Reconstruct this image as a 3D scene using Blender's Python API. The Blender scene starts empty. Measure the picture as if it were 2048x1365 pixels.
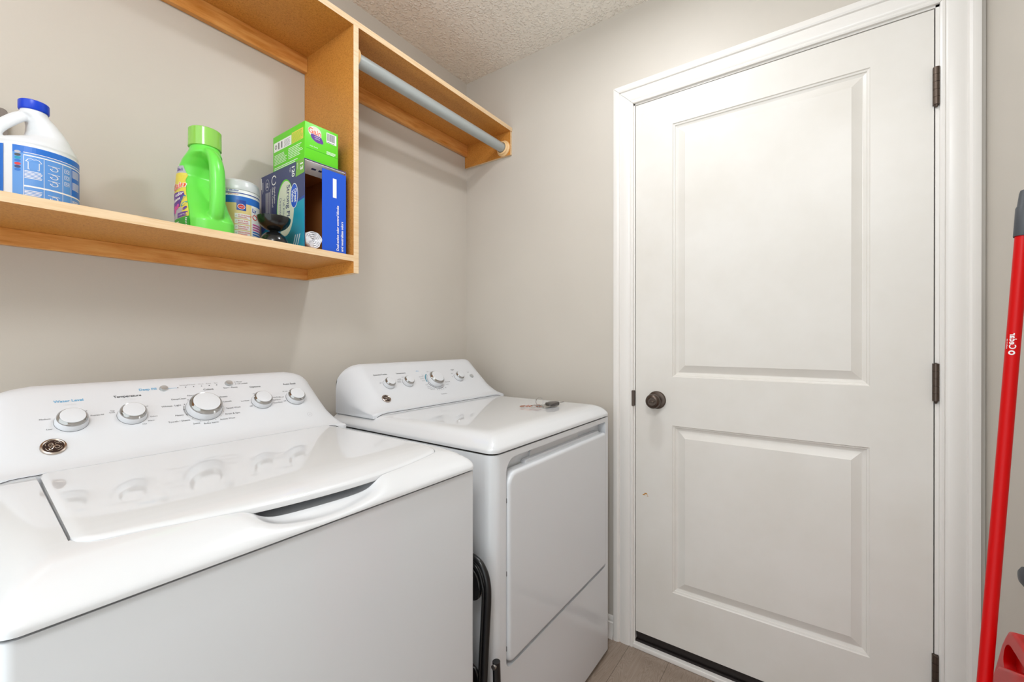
import bpy, bmesh, math, random
from math import pi, sin, cos, radians as R, sqrt
from mathutils import Vector, Matrix
random.seed(4)
sc = bpy.context.scene
COL = sc.collection

# ------------------------------------------------------------------ camera
cam = bpy.data.cameras.new('camera'); camo = bpy.data.objects.new('camera', cam); COL.objects.link(camo)
cam.sensor_width = 36.0; cam.lens = 860.34 * 36 / 2048; cam.shift_y = 0.0008; cam.clip_start = .02
yaw = .6225
camo.location = (-1.6313, -1.4532, 1.1432)
fw = Vector((cos(yaw), sin(yaw), -0.0016)); camo.rotation_euler = fw.to_track_quat('-Z', 'Y').to_euler()
sc.camera = camo
# ------------------------------------------------------------------ world, lights, exposure
sc.view_settings.view_transform = 'Standard'; sc.view_settings.look = 'None'
sc.view_settings.gamma = 1; sc.view_settings.use_curve_mapping = False
sc.view_settings.exposure = 0.04
w = bpy.data.worlds.new('world'); sc.world = w; w.use_nodes = True
w.node_tree.nodes['Background'].inputs[0].default_value = (.87, .955, 1, 1)
w.node_tree.nodes['Background'].inputs[1].default_value = 1.85
def lamp(name, typ, loc, power, color=(1, .96, .91), **k):
    l = bpy.data.lights.new(name, typ); l.energy = power; l.color = color
    o = bpy.data.objects.new(name, l); COL.objects.link(o); o.location = loc
    for a, b in k.items(): setattr(l, a, b)
    return o
lamp('ceiling_bulb', 'AREA', (-.60, -.98, 2.41), 7.0, (.93, .96, 1), shape='DISK', size=.16)
# added fill light, high behind the camera; stands for no known fixture
lamp('added_fill', 'POINT', (-2.05, -1.58, 2.28), 29, (.905, .945, 1), shadow_soft_size=.18)

FZ = -.04          # floor level
CH = 2.44          # ceiling level
RW = -1.802        # right wall plane
XL = -2.6          # far end of the side walls (open to the hall)

# ------------------------------------------------------------------ materials
def lin(c):
    return tuple((x / 12.92 if x <= .04045 else ((x + .055) / 1.055) ** 2.4) for x in [v / 255 for v in c]) + (1,)
def mat(name, rgb, rough=.5, metal=0, coat=0, spec=.5, **k):
    m = bpy.data.materials.new(name); m.use_nodes = True
    b = m.node_tree.nodes['Principled BSDF']
    b.inputs['Base Color'].default_value = lin(rgb); b.inputs['Roughness'].default_value = rough
    b.inputs['Metallic'].default_value = metal; b.inputs['Coat Weight'].default_value = coat
    b.inputs['Coat Roughness'].default_value = .035
    b.inputs['Specular IOR Level'].default_value = spec
    for a, v in k.items(): b.inputs[a].default_value = v
    return m
def nd(m, typ, **k):
    n = m.node_tree.nodes.new(typ)
    for a, v in k.items():
        if a in n.inputs: n.inputs[a].default_value = v
        else: setattr(n, a, v)
    return n
def lk(m, a, b): m.node_tree.links.new(a, b)
def coords(m, scale=(1, 1, 1), rot=(0, 0, 0)):
    t = nd(m, 'ShaderNodeTexCoord'); g = nd(m, 'ShaderNodeMapping'); g.inputs['Scale'].default_value = scale
    g.inputs['Rotation'].default_value = rot
    lk(m, t.outputs['Object'], g.inputs[0]); return g.outputs[0]
def ramp(m, src, stops):
    r = nd(m, 'ShaderNodeValToRGB'); e = r.color_ramp.elements
    while len(e) < len(stops): e.new(.5)
    for i, (p, c) in enumerate(stops): e[i].position = p; e[i].color = lin(c)
    lk(m, src, r.inputs[0]); return r.outputs[0]
def base(m): return m.node_tree.nodes['Principled BSDF']
def bump(m, src, strength, dist):
    b = nd(m, 'ShaderNodeBump'); b.inputs['Strength'].default_value = strength; b.inputs['Distance'].default_value = dist
    lk(m, src, b.inputs['Height']); lk(m, b.outputs[0], base(m).inputs['Normal'])
def noise(m, co, scale, detail=3, rough=.5):
    n = nd(m, 'ShaderNodeTexNoise'); n.inputs['Scale'].default_value = scale; n.inputs['Detail'].default_value = detail
    n.inputs['Roughness'].default_value = rough; lk(m, co, n.inputs['Vector']); return n.outputs[0]

M = {}
m = M['wall'] = mat('greige_wall_paint', (203, 195, 185), .45, spec=.35)
co = coords(m); n = noise(m, co, 2.2, 3); lk(m, ramp(m, n, [(.3, (201, 194, 184)), (.7, (206, 199, 189))]), base(m).inputs['Base Color'])
bump(m, noise(m, co, 260, 2), .12, .001)
m = M['ceiling'] = mat('popcorn_ceiling', (250, 244, 234), .75, spec=.3)
co = coords(m)
v = nd(m, 'ShaderNodeTexVoronoi', feature='SMOOTH_F1'); v.inputs['Scale'].default_value = 96; v.inputs['Smoothness'].default_value = .5
wn = nd(m, 'ShaderNodeTexNoise'); wn.inputs['Scale'].default_value = 40; wn.inputs['Detail'].default_value = 2; lk(m, co, wn.inputs['Vector'])
wm = nd(m, 'ShaderNodeMix', data_type='RGBA', blend_type='LINEAR_LIGHT'); wm.inputs[0].default_value = .012; lk(m, co, wm.inputs[6]); lk(m, wn.outputs[1], wm.inputs[7]); lk(m, wm.outputs[2], v.inputs['Vector'])
inv = nd(m, 'ShaderNodeMapRange'); inv.inputs[1].default_value = .12; inv.inputs[2].default_value = .55; inv.inputs[3].default_value = 1; inv.inputs[4].default_value = 0; lk(m, v.outputs[0], inv.inputs[0])
bump(m, inv.outputs[0], .9, .0032)
m = M['trim'] = mat('white_trim_paint', (234, 230, 225), .32)
co = coords(m, (3, 3, 40)); bump(m, noise(m, co, 4, 2), .06, .001)
m = M['door'] = mat('white_door_paint', (228, 224, 217), .36)
co = coords(m, (1, 1, 1)); n = noise(m, co, 3.5, 4, .6)
lk(m, ramp(m, n, [(.35, (229, 225, 219)), (.72, (222, 217, 209))]), base(m).inputs['Base Color'])
bump(m, noise(m, coords(m, (70, 70, 3)), 5, 3), .10, .001)
M['gap'] = mat('dark_gap', (28, 22, 18), .8)
M['enamel'] = mat('white_enamel', (224, 226, 229), .3, coat=1)
M['plastic'] = mat('white_plastic', (219, 221, 225), .28)
M['body'] = mat('white_painted_steel', (226, 229, 233), .24, coat=.3)
M['shell'] = mat('grey_white_side_steel', (215, 216, 218), .3)
M['chrome'] = mat('chrome', (172, 169, 165), .10, 1)
M['badge'] = mat('badge_metal', (190, 178, 168), .25, 1)
M['badgedark'] = mat('badge_dark_face', (62, 46, 42), .35, .6)
M['greybtn'] = mat('grey_button', (190, 192, 192), .3, .5)
M['ink'] = mat('charcoal_print', (70, 72, 76), .5)
M['inkgrey'] = mat('light_grey_print', (168, 168, 170), .5)
M['inkpale'] = mat('pale_grey_print', (215, 216, 218), .5)
M['inkblue'] = mat('blue_print', (92, 166, 208), .5)
M['teal'] = mat('teal_print', (15, 130, 155), .5)
M['bronze'] = mat('aged_bronze', (92, 80, 72), .35, .85)
M['black'] = mat('black_metal_paint', (20, 20, 21), .28)
M['blackplastic'] = mat('glossy_black_plastic', (22, 22, 23), .2)
M['rubber'] = mat('dark_grey_rubber', (70, 73, 78), .5)
M['red'] = mat('red_plastic', (204, 0, 3), .36, spec=.3)
M['redpole'] = mat('red_coated_pole', (204, 0, 2), .42, spec=.25)
M['green'] = mat('bright_green_plastic', (112, 226, 84), .3, **{'Subsurface Weight': .15, 'Subsurface Radius': (.01, .02, .008)})
M['capgreen'] = mat('clear_green_cap', (172, 240, 110), .12, **{'Transmission Weight': .35})
M['boxgreen'] = mat('green_card', (98, 212, 22), .4)
M['boxgreend'] = mat('dark_green_card', (40, 160, 40), .4)
M['navy'] = mat('navy_card', (52, 62, 112), .35)
M['blue'] = mat('blue_card', (14, 84, 208), .35)
M['blue2'] = mat('royal_blue_card', (24, 70, 165), .35)
M['cyan'] = mat('cyan_card', (0, 150, 180), .35)
M['cream'] = mat('cream_card', (222, 224, 205), .45)
M['card'] = mat('brown_card_inside', (186, 122, 62), .8)
M['white'] = mat('white_print', (240, 240, 240), .45)
M['jug'] = mat('white_jug_plastic', (226, 229, 232), .35, **{'Subsurface Weight': .1, 'Subsurface Radius': (.01, .01, .01)})
M['capblue'] = mat('blue_cap', (0, 62, 205), .3)
M['lblue'] = mat('label_blue', (30, 110, 205), .35)
M['lblue2'] = mat('label_light_blue', (92, 150, 220), .35)
M['purple'] = mat('purple_print', (98, 48, 150), .4)
M['orange'] = mat('orange_print', (240, 92, 40), .4)
M['yellow'] = mat('yellow_print', (225, 210, 80), .4)
M['pink'] = mat('pink_print', (215, 70, 160), .4)
M['gold'] = mat('tan_label', (228, 205, 140), .4)
M['redprint'] = mat('red_print', (215, 50, 50), .4)
M['lgrey'] = mat('grey_label', (180, 180, 190), .4)
M['bag'] = mat('white_bag_film', (232, 232, 236), .3)
M['sweep'] = mat('black_door_sweep', (30, 22, 20), .6)
M['copper'] = mat('copper_key_metal', (200, 120, 85), .3, 1)
M['steel'] = mat('key_steel', (190, 190, 188), .25, 1)
M['fob'] = mat('dark_key_fob', (68, 64, 60), .35)
M['outlet'] = mat('grey_brown_bracket', (125, 115, 108), .5)
M['rod'] = mat('grey_closet_rod', (174, 180, 180), .32, .25)
M['ochre'] = mat('ochre_mark', (190, 130, 40), .6)
# particle board
m = M['board'] = mat('particle_board', (220, 155, 80), .42)
co = coords(m); n = noise(m, co, 300, 5, .7); n3 = noise(m, co, 5, 2)
a = ramp(m, n, [(.30, (166, 100, 34)), (.48, (208, 142, 64)), (.78, (226, 164, 86))])
mx = nd(m, 'ShaderNodeMix', data_type='RGBA', blend_type='MULTIPLY'); mx.inputs[0].default_value = .5
lk(m, a, mx.inputs[6]); lk(m, ramp(m, n3, [(.3, (232, 226, 214)), (.7, (255, 252, 244))]), mx.inputs[7]); lk(m, mx.outputs[2], base(m).inputs['Base Color'])
# pale edge banding
m = M['edge'] = mat('pale_edge_wood', (236, 205, 160), .45)
co = coords(m, (3, 60, 60)); n = noise(m, co, 3, 4, .6)
lk(m, ramp(m, n, [(.3, (222, 186, 140)), (.6, (234, 206, 168)), (.8, (226, 192, 148))]), base(m).inputs['Base Color'])
# pine cleat
m = M['pine'] = mat('pine_cleat', (232, 168, 94), .4)
co = coords(m, (1.5, 12, 12)); n = noise(m, co, 6, 5, .6)
lk(m, ramp(m, n, [(.3, (204, 132, 54)), (.5, (226, 158, 84)), (.7, (238, 180, 106))]), base(m).inputs['Base Color'])
m = M['socketwood'] = mat('turned_birch', (236, 196, 142), .4)
# floor planks
m = M['floor'] = mat('vinyl_plank', (140, 122, 106), .35)
co = coords(m)
br = nd(m, 'ShaderNodeTexBrick'); br.offset = .37; br.inputs['Scale'].default_value = 1
for k_, v_ in (('Brick Width', 1.2), ('Row Height', .15), ('Mortar Size', .0008), ('Mortar Smooth', .1)): br.inputs[k_].default_value = v_
br.inputs['Color1'].default_value = lin((160, 144, 130)); br.inputs['Color2'].default_value = lin((144, 126, 112)); br.inputs['Mortar'].default_value = lin((98, 83, 72))
lk(m, co, br.inputs['Vector'])
co2 = coords(m, (2.2, 16, 1))
wv = nd(m, 'ShaderNodeTexNoise'); wv.inputs['Scale'].default_value = 1.3; wv.inputs['Detail'].default_value = 3; wv.inputs['Distortion'].default_value = .8
lk(m, co2, wv.inputs['Vector'])
mm = nd(m, 'ShaderNodeMath', operation='MULTIPLY'); mm.inputs[1].default_value = 170; lk(m, wv.outputs[0], mm.inputs[0])
sn = nd(m, 'ShaderNodeMath', operation='SINE'); lk(m, mm.outputs[0], sn.inputs[0])
ma = nd(m, 'ShaderNodeMath', operation='MULTIPLY_ADD'); ma.inputs[1].default_value = .5; ma.inputs[2].default_value = .5; lk(m, sn.outputs[0], ma.inputs[0])
g1 = ramp(m, ma.outputs[0], [(.0, (178, 166, 156)), (.45, (235, 230, 226)), (1, (255, 255, 255))])
mx = nd(m, 'ShaderNodeMix', data_type='RGBA', blend_type='MULTIPLY'); mx.inputs[0].default_value = .38
lk(m, br.outputs[0], mx.inputs[6]); lk(m, g1, mx.inputs[7]); lk(m, mx.outputs[2], base(m).inputs['Base Color'])

# ------------------------------------------------------------------ mesh helpers
def finish(name, me, mats, parent=None, loc=None, smooth=38):
    if not isinstance(mats, (list, tuple)): mats = [mats]
    for x in mats: me.materials.append(x)
    for p in me.polygons: p.use_smooth = smooth > 0
    if smooth > 0: me.set_sharp_from_angle(angle=R(smooth))
    o = bpy.data.objects.new(name, me); COL.objects.link(o)
    if parent is not None:
        off = Vector((0, 0, 0)); q = parent
        while q is not None: off += q.location; q = q.parent
        me.transform(Matrix.Translation(-off)); o.parent = parent
    elif loc is not None:
        me.transform(Matrix.Translation(-Vector(loc))); o.location = loc
    me.update(); return o
def obj(name, bm, mats, parent=None, loc=None, smooth=38):
    bmesh.ops.recalc_face_normals(bm, faces=bm.faces) if smooth != -1 else None
    me = bpy.data.meshes.new(name); bm.to_mesh(me); bm.free()
    return finish(name, me, mats, parent, loc, smooth)
def thing(name, label, cat, loc, group=None):
    o = bpy.data.objects.new(name, None); COL.objects.link(o); o.location = loc; o.empty_display_size = .05
    return tag(o, label, cat, group)
def tag(o, label, cat, group=None):
    o['label'] = label; o['category'] = cat
    if group: o['group'] = group
    return o
def struct(o): o['kind'] = 'structure'; return o
def box(bm, x0, x1, y0, y1, z0, z1, bev=0, mi=0):
    vs = [bm.verts.new((x, y, z)) for x in (x0, x1) for y in (y0, y1) for z in (z0, z1)]
    fs = [bm.faces.new([vs[i] for i in f]) for f in ((0, 1, 3, 2), (4, 6, 7, 5), (0, 4, 5, 1), (2, 3, 7, 6), (0, 2, 6, 4), (1, 5, 7, 3))]
    for f in fs: f.material_index = mi
    if bev:
        es = list({e for f in fs for e in f.edges})
        bmesh.ops.bevel(bm, geom=es, offset=bev, segments=3, affect='EDGES', profile=.5)
    return fs
def B(*a, **k):
    bm = bmesh.new(); box(bm, *a, **k); return bm
def rrect(x0, x1, y0, y1, r, n=8):
    """rounded rectangle; r is one radius or four (x1y1, x0y1, x0y0, x1y0)"""
    if not isinstance(r, (list, tuple)): r = [r] * 4
    out = []
    for (cx, cy, a0), q in zip(((x1, y1, 0), (x0, y1, 90), (x0, y0, 180), (x1, y0, 270)), r):
        sx = -1 if cx == x1 else 1; sy = -1 if cy == y1 else 1
        if q <= 0: out.append((cx, cy)); continue
        for i in range(n + 1):
            a = R(a0 + 90 * i / n); out.append((cx + sx * q + q * cos(a), cy + sy * q + q * sin(a)))
    return out
def prism(bm, pts, h0, h1, axis='z', bev=0, bevends='both', segs=3, mi=0):
    """extrude a 2-D outline; axis z: (x,y), axis y: (x,z), axis x: (y,z)"""
    def P(p, h): return {'z': (p[0], p[1], h), 'y': (p[0], h, p[1]), 'x': (h, p[0], p[1])}[axis]
    a = [bm.verts.new(P(p, h0)) for p in pts]; b = [bm.verts.new(P(p, h1)) for p in pts]
    fa = bm.faces.new(a[::-1]); fb = bm.faces.new(b); fs = [fa, fb]
    for i in range(len(pts)):
        j = (i + 1) % len(pts); fs.append(bm.faces.new((a[i], a[j], b[j], b[i])))
    for f in fs: f.material_index = mi
    if bev:
        es = list(fb.edges) if bevends in ('both', '1') else []
        if bevends in ('both', '0'): es += list(fa.edges)
        bmesh.ops.bevel(bm, geom=es, offset=bev, segments=segs, affect='EDGES', profile=.5)
        caps = sorted([f for f in bm.faces if len(f.verts) == len(pts)], key=lambda f: -f.calc_area())[:2]
        bmesh.ops.inset_individual(bm, faces=caps, thickness=min(.0015, bev * .3))   # keeps the flat faces flat-shaded
    return bm
def PR(*a, **k): return prism(bmesh.new(), *a, **k)
def frame(o, z, x=None):
    z = Vector(z).normalized()
    x = Vector(x) if x is not None else (Vector((1, 0, 0)) if abs(z.x) < .9 else Vector((0, 1, 0)))
    y = z.cross(x).normalized(); x = y.cross(z).normalized()
    m_ = Matrix((x, y, z)).transposed().to_4x4(); m_.translation = Vector(o); return m_
def lathe(prof, n=40, mtx=None, bm=None, mi=0):
    bm = bm or bmesh.new(); rings = []; new = []
    for r_, z in prof:
        if r_ < 1e-6: rings.append([bm.verts.new((0, 0, z))])
        else: rings.append([bm.verts.new((r_ * cos(2 * pi * i / n), r_ * sin(2 * pi * i / n), z)) for i in range(n)])
        new += rings[-1]
    for a, b in zip(rings, rings[1:]):
        for i in range(n):
            j = (i + 1) % n
            if len(a) == 1 and len(b) == 1: continue
            q = [a[0], b[j], b[i]] if len(a) == 1 else ([a[i], a[j], b[0]] if len(b) == 1 else [a[i], a[j], b[j], b[i]])
            bm.faces.new(q).material_index = mi
    if mtx: bmesh.ops.transform(bm, matrix=mtx, verts=new)
    return bm
def tube(bm, pts, r, n=14, closed=False, cap=True, mi=0):
    pts = [Vector(p) for p in pts]; rr = r if isinstance(r, (list, tuple)) else [r] * len(pts)
    N = len(pts); rings = []; up = None
    for i, p in enumerate(pts):
        t = ((pts[(i + 1) % N] - pts[i - 1]) if closed else (pts[min(i + 1, N - 1)] - pts[max(i - 1, 0)])).normalized()
        if up is None: up = t.orthogonal().normalized()
        up = (up - t * up.dot(t)).normalized(); s = t.cross(up)
        q = rr[i]; q = q if isinstance(q, tuple) else (q, q)
        rings.append([bm.verts.new(p + up * q[0] * cos(2 * pi * k / n) + s * q[1] * sin(2 * pi * k / n)) for k in range(n)])
    for i in range(N if closed else N - 1):
        a, b = rings[i], rings[(i + 1) % N]
        for k in range(n): bm.faces.new((a[k], a[(k + 1) % n], b[(k + 1) % n], b[k])).material_index = mi
    if cap and not closed:
        bm.faces.new(rings[0][::-1]); bm.faces.new(rings[-1])
    return bm
def curve(pts, n=10):
    """catmull-rom through points"""
    P = [Vector(p) for p in pts]; P = [P[0] * 2 - P[1]] + P + [P[-1] * 2 - P[-2]]; out = []
    for i in range(1, len(P) - 2):
        for k in range(n):
            t = k / n; a, b, c, d = P[i - 1:i + 3]
            out.append(.5 * ((2 * b) + (c - a) * t + (2 * a - 5 * b + 4 * c - d) * t * t + (3 * b - a - 3 * c + d) * t ** 3))
    out.append(P[-2]); return out
def boolean(bm_a, bm_b, op='DIFFERENCE'):
    obs = []
    for b in (bm_a, bm_b):
        bmesh.ops.recalc_face_normals(b, faces=b.faces)
        me = bpy.data.meshes.new('t'); b.to_mesh(me); b.free()
        o = bpy.data.objects.new('t', me); COL.objects.link(o); obs.append(o)
    md = obs[0].modifiers.new('b', 'BOOLEAN'); md.object = obs[1]; md.operation = op; md.solver = 'EXACT'
    dg = bpy.context.evaluated_depsgraph_get(); dg.update()
    me = bpy.data.meshes.new_from_object(obs[0].evaluated_get(dg)); out = bmesh.new(); out.from_mesh(me)
    for o in obs: bpy.data.objects.remove(o)
    bpy.data.meshes.remove(me)
    return out
def interp(tab, x):
    if x <= tab[0][0]: return tab[0][1]
    for (a, b), (c, d) in zip(tab, tab[1:]):
        if x <= c: return b + (d - b) * (x - a) / (c - a)
    return tab[-1][1]

# printed matter: flat shapes laid on a mapped surface, several inks in one mesh
class Print:
    def __init__(s, fmap, seg=1): s.seg = seg; s.f = fmap; s.bm = bmesh.new(); s.m = []
    def mi(s, m_):
        if m_ not in s.m: s.m.append(m_)
        return s.m.index(m_)
    def poly(s, pts, m_, h=1):
        f = s.bm.faces.new([s.bm.verts.new((x, y, h * .00025)) for x, y in pts]); f.material_index = s.mi(m_)
    def rect(s, x0, y0, x1, y1, m_, h=1, n=1):
        n = max(n, s.seg if abs(x1 - x0) > .003 else 1)
        for i in range(n):
            a = x0 + (x1 - x0) * i / n; b = x0 + (x1 - x0) * (i + 1) / n
            s.poly([(a, y0), (b, y0), (b, y1), (a, y1)], m_, h)
    def rrect(s, x0, y0, x1, y1, r, m_, h=1): s.poly(rrect(x0, x1, y0, y1, r), m_, h)
    def ell(s, cx, cy, a, b, m_, h=1, rot=0, n=32):
        s.poly([(cx + a * cos(t) * cos(rot) - b * sin(t) * sin(rot), cy + a * cos(t) * sin(rot) + b * sin(t) * cos(rot)) for t in [2 * pi * i / n for i in range(n)]], m_, h)
    def arc(s, cx, cy, r0, r1, a0, a1, m_, h=1):
        n = max(2, int(abs(a1 - a0) / 6))
        for i in range(n):
            p, q = R(a0 + (a1 - a0) * i / n), R(a0 + (a1 - a0) * (i + 1) / n)
            s.poly([(cx + r0 * cos(p), cy + r0 * sin(p)), (cx + r1 * cos(p), cy + r1 * sin(p)), (cx + r1 * cos(q), cy + r1 * sin(q)), (cx + r0 * cos(q), cy + r0 * sin(q))], m_, h)
    def text(s, t, x, y, size, m_, h=2, rot=0, align='LEFT', bold=0, sx=1, shear=0):
        c = bpy.data.curves.new('t', 'FONT'); c.body = t; c.size = size; c.align_x = align; c.align_y = 'CENTER'
        c.offset = bold * size; c.resolution_u = 3; c.shear = shear
        o = bpy.data.objects.new('t', c); COL.objects.link(o)
        dg = bpy.context.evaluated_depsgraph_get(); dg.update()
        me = bpy.data.meshes.new_from_object(o.evaluated_get(dg)); bpy.data.objects.remove(o); bpy.data.curves.remove(c)
        me.transform(Matrix.Translation((x, y, h * .00025)) @ Matrix.Rotation(R(rot), 4, 'Z') @ Matrix.Diagonal((sx, 1, 1, 1)))
        k = s.mi(m_); n0 = len(s.bm.faces); s.bm.from_mesh(me); s.bm.faces.ensure_lookup_table()
        for f in s.bm.faces[n0:]: f.material_index = k
        bpy.data.meshes.remove(me)
    def lines(s, x0, y0, x1, y1, n, m_, h=2, fill=.45, ragged=.25):
        """fine print rendered as thin rules"""
        st = (y1 - y0) / n
        for i in range(n):
            e = x1 - (x1 - x0) * ragged * random.random()
            s.rect(x0, y0 + st * i, e, y0 + st * (i + fill), m_, h)
    def done(s, name, parent):
        for v in s.bm.verts: v.co = s.f(v.co.x, v.co.y, v.co.z)
        return obj(name, s.bm, s.m, parent, smooth=-1) if 0 else finish_print(name, s, parent)
def split_print(s, name, parent, key):
    # one mesh per legend, by where each printed mark lies
    groups = {}; s.bm.faces.index_update()
    for f in s.bm.faces:
        c = f.calc_center_median(); groups.setdefault(key(c.x, c.y), []).append(f.index)
    s.bm.faces.index_update(); me = bpy.data.meshes.new('t'); s.bm.to_mesh(me); s.bm.free()
    for k in sorted(groups):
        b = bmesh.new(); b.from_mesh(me); b.faces.ensure_lookup_table(); keep = set(groups[k])
        bmesh.ops.delete(b, geom=[f for i, f in enumerate(b.faces) if i not in keep], context='FACES')
        for v in b.verts: v.co = s.f(v.co.x, v.co.y, v.co.z)
        m2 = bpy.data.meshes.new(name); b.to_mesh(m2); b.free(); finish(name, m2, s.m, parent, smooth=0)
    bpy.data.meshes.remove(me)
def finish_print(name, s, parent):
    me = bpy.data.meshes.new(name); s.bm.to_mesh(me); s.bm.free()
    return finish(name, me, s.m, parent, smooth=0)
def plane(o, u, v, n):
    o, u, v, n = map(Vector, (o, u, v, n)); return lambda x, y, h: o + u * x + v * y + n * h * .4

# ================================================================== ROOM
DY0, DY1 = -1.7045, -.8722       # door slab in y
DZ0, DZ1 = .022, 2.052
o = struct(obj('floor', B(XL, .15, RW - .1, .1, FZ - .05, FZ), M['floor'], loc=(-1, -1, FZ)))
o = struct(obj('ceiling', B(XL, .15, RW - .1, .1, CH, CH + .05), M['ceiling'], loc=(-1, -1, CH)))
struct(obj('wall_left', B(XL, .12, 0, .1, FZ, CH), M['wall'], loc=(-1, 0, FZ)))
struct(obj('wall_right', B(XL, .12, RW - .1, RW, FZ, CH), M['wall'], loc=(-1, RW, FZ)))
bm = bmesh.new()
for a in ((RW, DY0 - .012, FZ, CH), (DY1 + .012, 0, FZ, CH), (DY0 - .012, DY1 + .012, DZ1 + .012, CH)): box(bm, 0, .12, *a)
struct(obj('wall_back', bm, M['wall'], loc=(0, -.9, FZ)))
# baseboards
def baseboard(name, pts2, a0, a1, axis, loc):
    struct(obj(name, PR(pts2, a0, a1, axis=axis), M['trim'], loc=loc))
bp = [(0, FZ), (-.019, FZ), (-.019, FZ + .012), (-.013, FZ + .02), (-.013, FZ + .062), (-.009, FZ + .066), (-.010, FZ + .074), (-.005, FZ + .084), (0, FZ + .086)]
baseboard('baseboard_back', bp, -.785, -.002, 'y', (0, -.4, FZ))
baseboard('baseboard_right', [(RW - x, z) for x, z in bp], XL, -.02, 'x', (-1, RW, FZ))
# door casing, three mitred boards
CI0, CI1, CT = DY0 - .0105, DY1 + .0085, DZ1 + .0095      # inner edges
CW = .0765
prof = [(0, .0), (0, .009), (.004, .0112), (.009, .0112), (.0115, .0085), (.014, .0108), (.019, .0125), (.034, .0130), (.046, .0118), (.052, .0100), (.0545, .0150), (.060, .0178), (.072, .0180), (CW, .0165), (CW, 0)]
def casing(name, path, sign, loc):
    """path: list of two (y,z,miterdy,miterdz) inner end points; offsets move outwards"""
    bm = bmesh.new(); rows = []
    for (y, z, my, mz) in path:
        rows.append([bm.verts.new((-t, y + my * d, z + mz * d)) for d, t in prof])
    for i in range(len(prof) - 1): bm.faces.new((rows[0][i], rows[0][i + 1], rows[1][i + 1], rows[1][i]))
    bm.faces.new(rows[0]); bm.faces.new(rows[1][::-1]); 
    return struct(obj(name, bm, M['trim'], loc=loc, smooth=25))
g = .0006
casing('trim_1', [(CI1, FZ, 1, 0), (CI1, CT - g, 1, 1)], 1, (0, CI1, FZ))
casing('trim_2', [(CI1 - g, CT, 1, 1), (CI0 + g, CT, -1, 1)], 1, (0, -1.3, CT))
casing('trim_3', [(CI0, FZ, -1, 0), (CI0, CT - g, -1, 1)], 1, (0, CI0, FZ))
# jamb lining (dark shadow gap behind the slab edge)
bm = bmesh.new()
box(bm, -.0003, .12, CI1 - .0058, CI1 + .004, FZ, CT + .002); box(bm, -.0003, .12, CI0 - .004, CI0 + .0078, FZ, CT + .002); box(bm, -.0003, .12, CI0, CI1, CT - .0062, CT + .002)
box(bm, .040, .052, CI1 - .02, CI1, FZ, CT); box(bm, .040, .052, CI0, CI0 + .02, FZ, CT); box(bm, .040, .052, CI0, CI1, CT - .02, CT)
jm = struct(obj('trim_4', bm, M['trim'], loc=(.06, -1.3, FZ)))
# threshold
bm = B(-.012, .12, CI0, CI1, FZ, FZ + .018, bev=.003)
struct(obj('trim_5', bm, M['trim'], loc=(0, -1.3, FZ)))
obj_t = B(.006, .12, CI0 + .001, CI1 - .001, FZ + .018, FZ + .026)
o = struct(obj('trim_6', obj_t, M['sweep'], loc=(.05, -1.3, FZ)))

# ------------------------------------------------------------------ door
PY0, PY1 = -1.5705, -1.0095
PAN = [(1.011, 1.944), (.2155, .8315)]
ring = [(a_, b_ * 1.4) for a_, b_ in ((0, 0), (.0025, .0022), (.007, .0032), (.0085, .0055), (.013, .0068), (.016, .0078), (.018, .0078), (.041, .0022), (.0435, .0012))]
def door_mesh():
    bm = bmesh.new()
    ys = [DY0, PY0, PY1, DY1]; zs = [DZ0, PAN[1][0], PAN[1][1], PAN[0][0], PAN[0][1], DZ1]
    V = {(i, j): bm.verts.new((0, ys[i], zs[j])) for i in range(4) for j in range(6)}
    for i in range(3):
        for j in range(5):
            if i == 1 and j in (1, 3): continue
            bm.faces.new((V[i, j], V[i + 1, j], V[i + 1, j + 1], V[i, j + 1]))
    for j in (1, 3):
        prev = [V[1, j], V[2, j], V[2, j + 1], V[1, j + 1]]; z0, z1 = zs[j], zs[j + 1]
        for d, x in ring[1:]:
            cur = [bm.verts.new(p) for p in ((x, PY0 + d, z0 + d), (x, PY1 - d, z0 + d), (x, PY1 - d, z1 - d), (x, PY0 + d, z1 - d))]
            for k in range(4): bm.faces.new((prev[k], prev[(k + 1) % 4], cur[(k + 1) % 4], cur[k]))
            prev = cur
        bm.faces.new(prev)
    # sides and back
    outer = [V[0, 0], V[3, 0], V[3, 5], V[0, 5]]
    ed = [e for e in bm.edges if len(e.link_faces) == 1]
    r_ = bmesh.ops.extrude_edge_only(bm, edges=ed); vs = [v for v in r_['geom'] if isinstance(v, bmesh.types.BMVert)]
    bmesh.ops.translate(bm, verts=vs, vec=(.038, 0, 0))
    bmesh.ops.contextual_create(bm, geom=[e for e in bm.edges if len(e.link_faces) == 1])
    return bm
door = struct(thing('door_1', '', '', (0, -1.29, DZ0)))
del door['label']; del door['category']
obj('door_slab', door_mesh(), M['door'], door, smooth=12)
obj('door_sweep', PR([(.004, DZ0), (.034, DZ0), (.034, DZ0 - .034), (.012, DZ0 - .034), (.004, DZ0 - .012)], DY0 + .002, DY1 - .002, axis='y'), M['sweep'], door)
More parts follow.
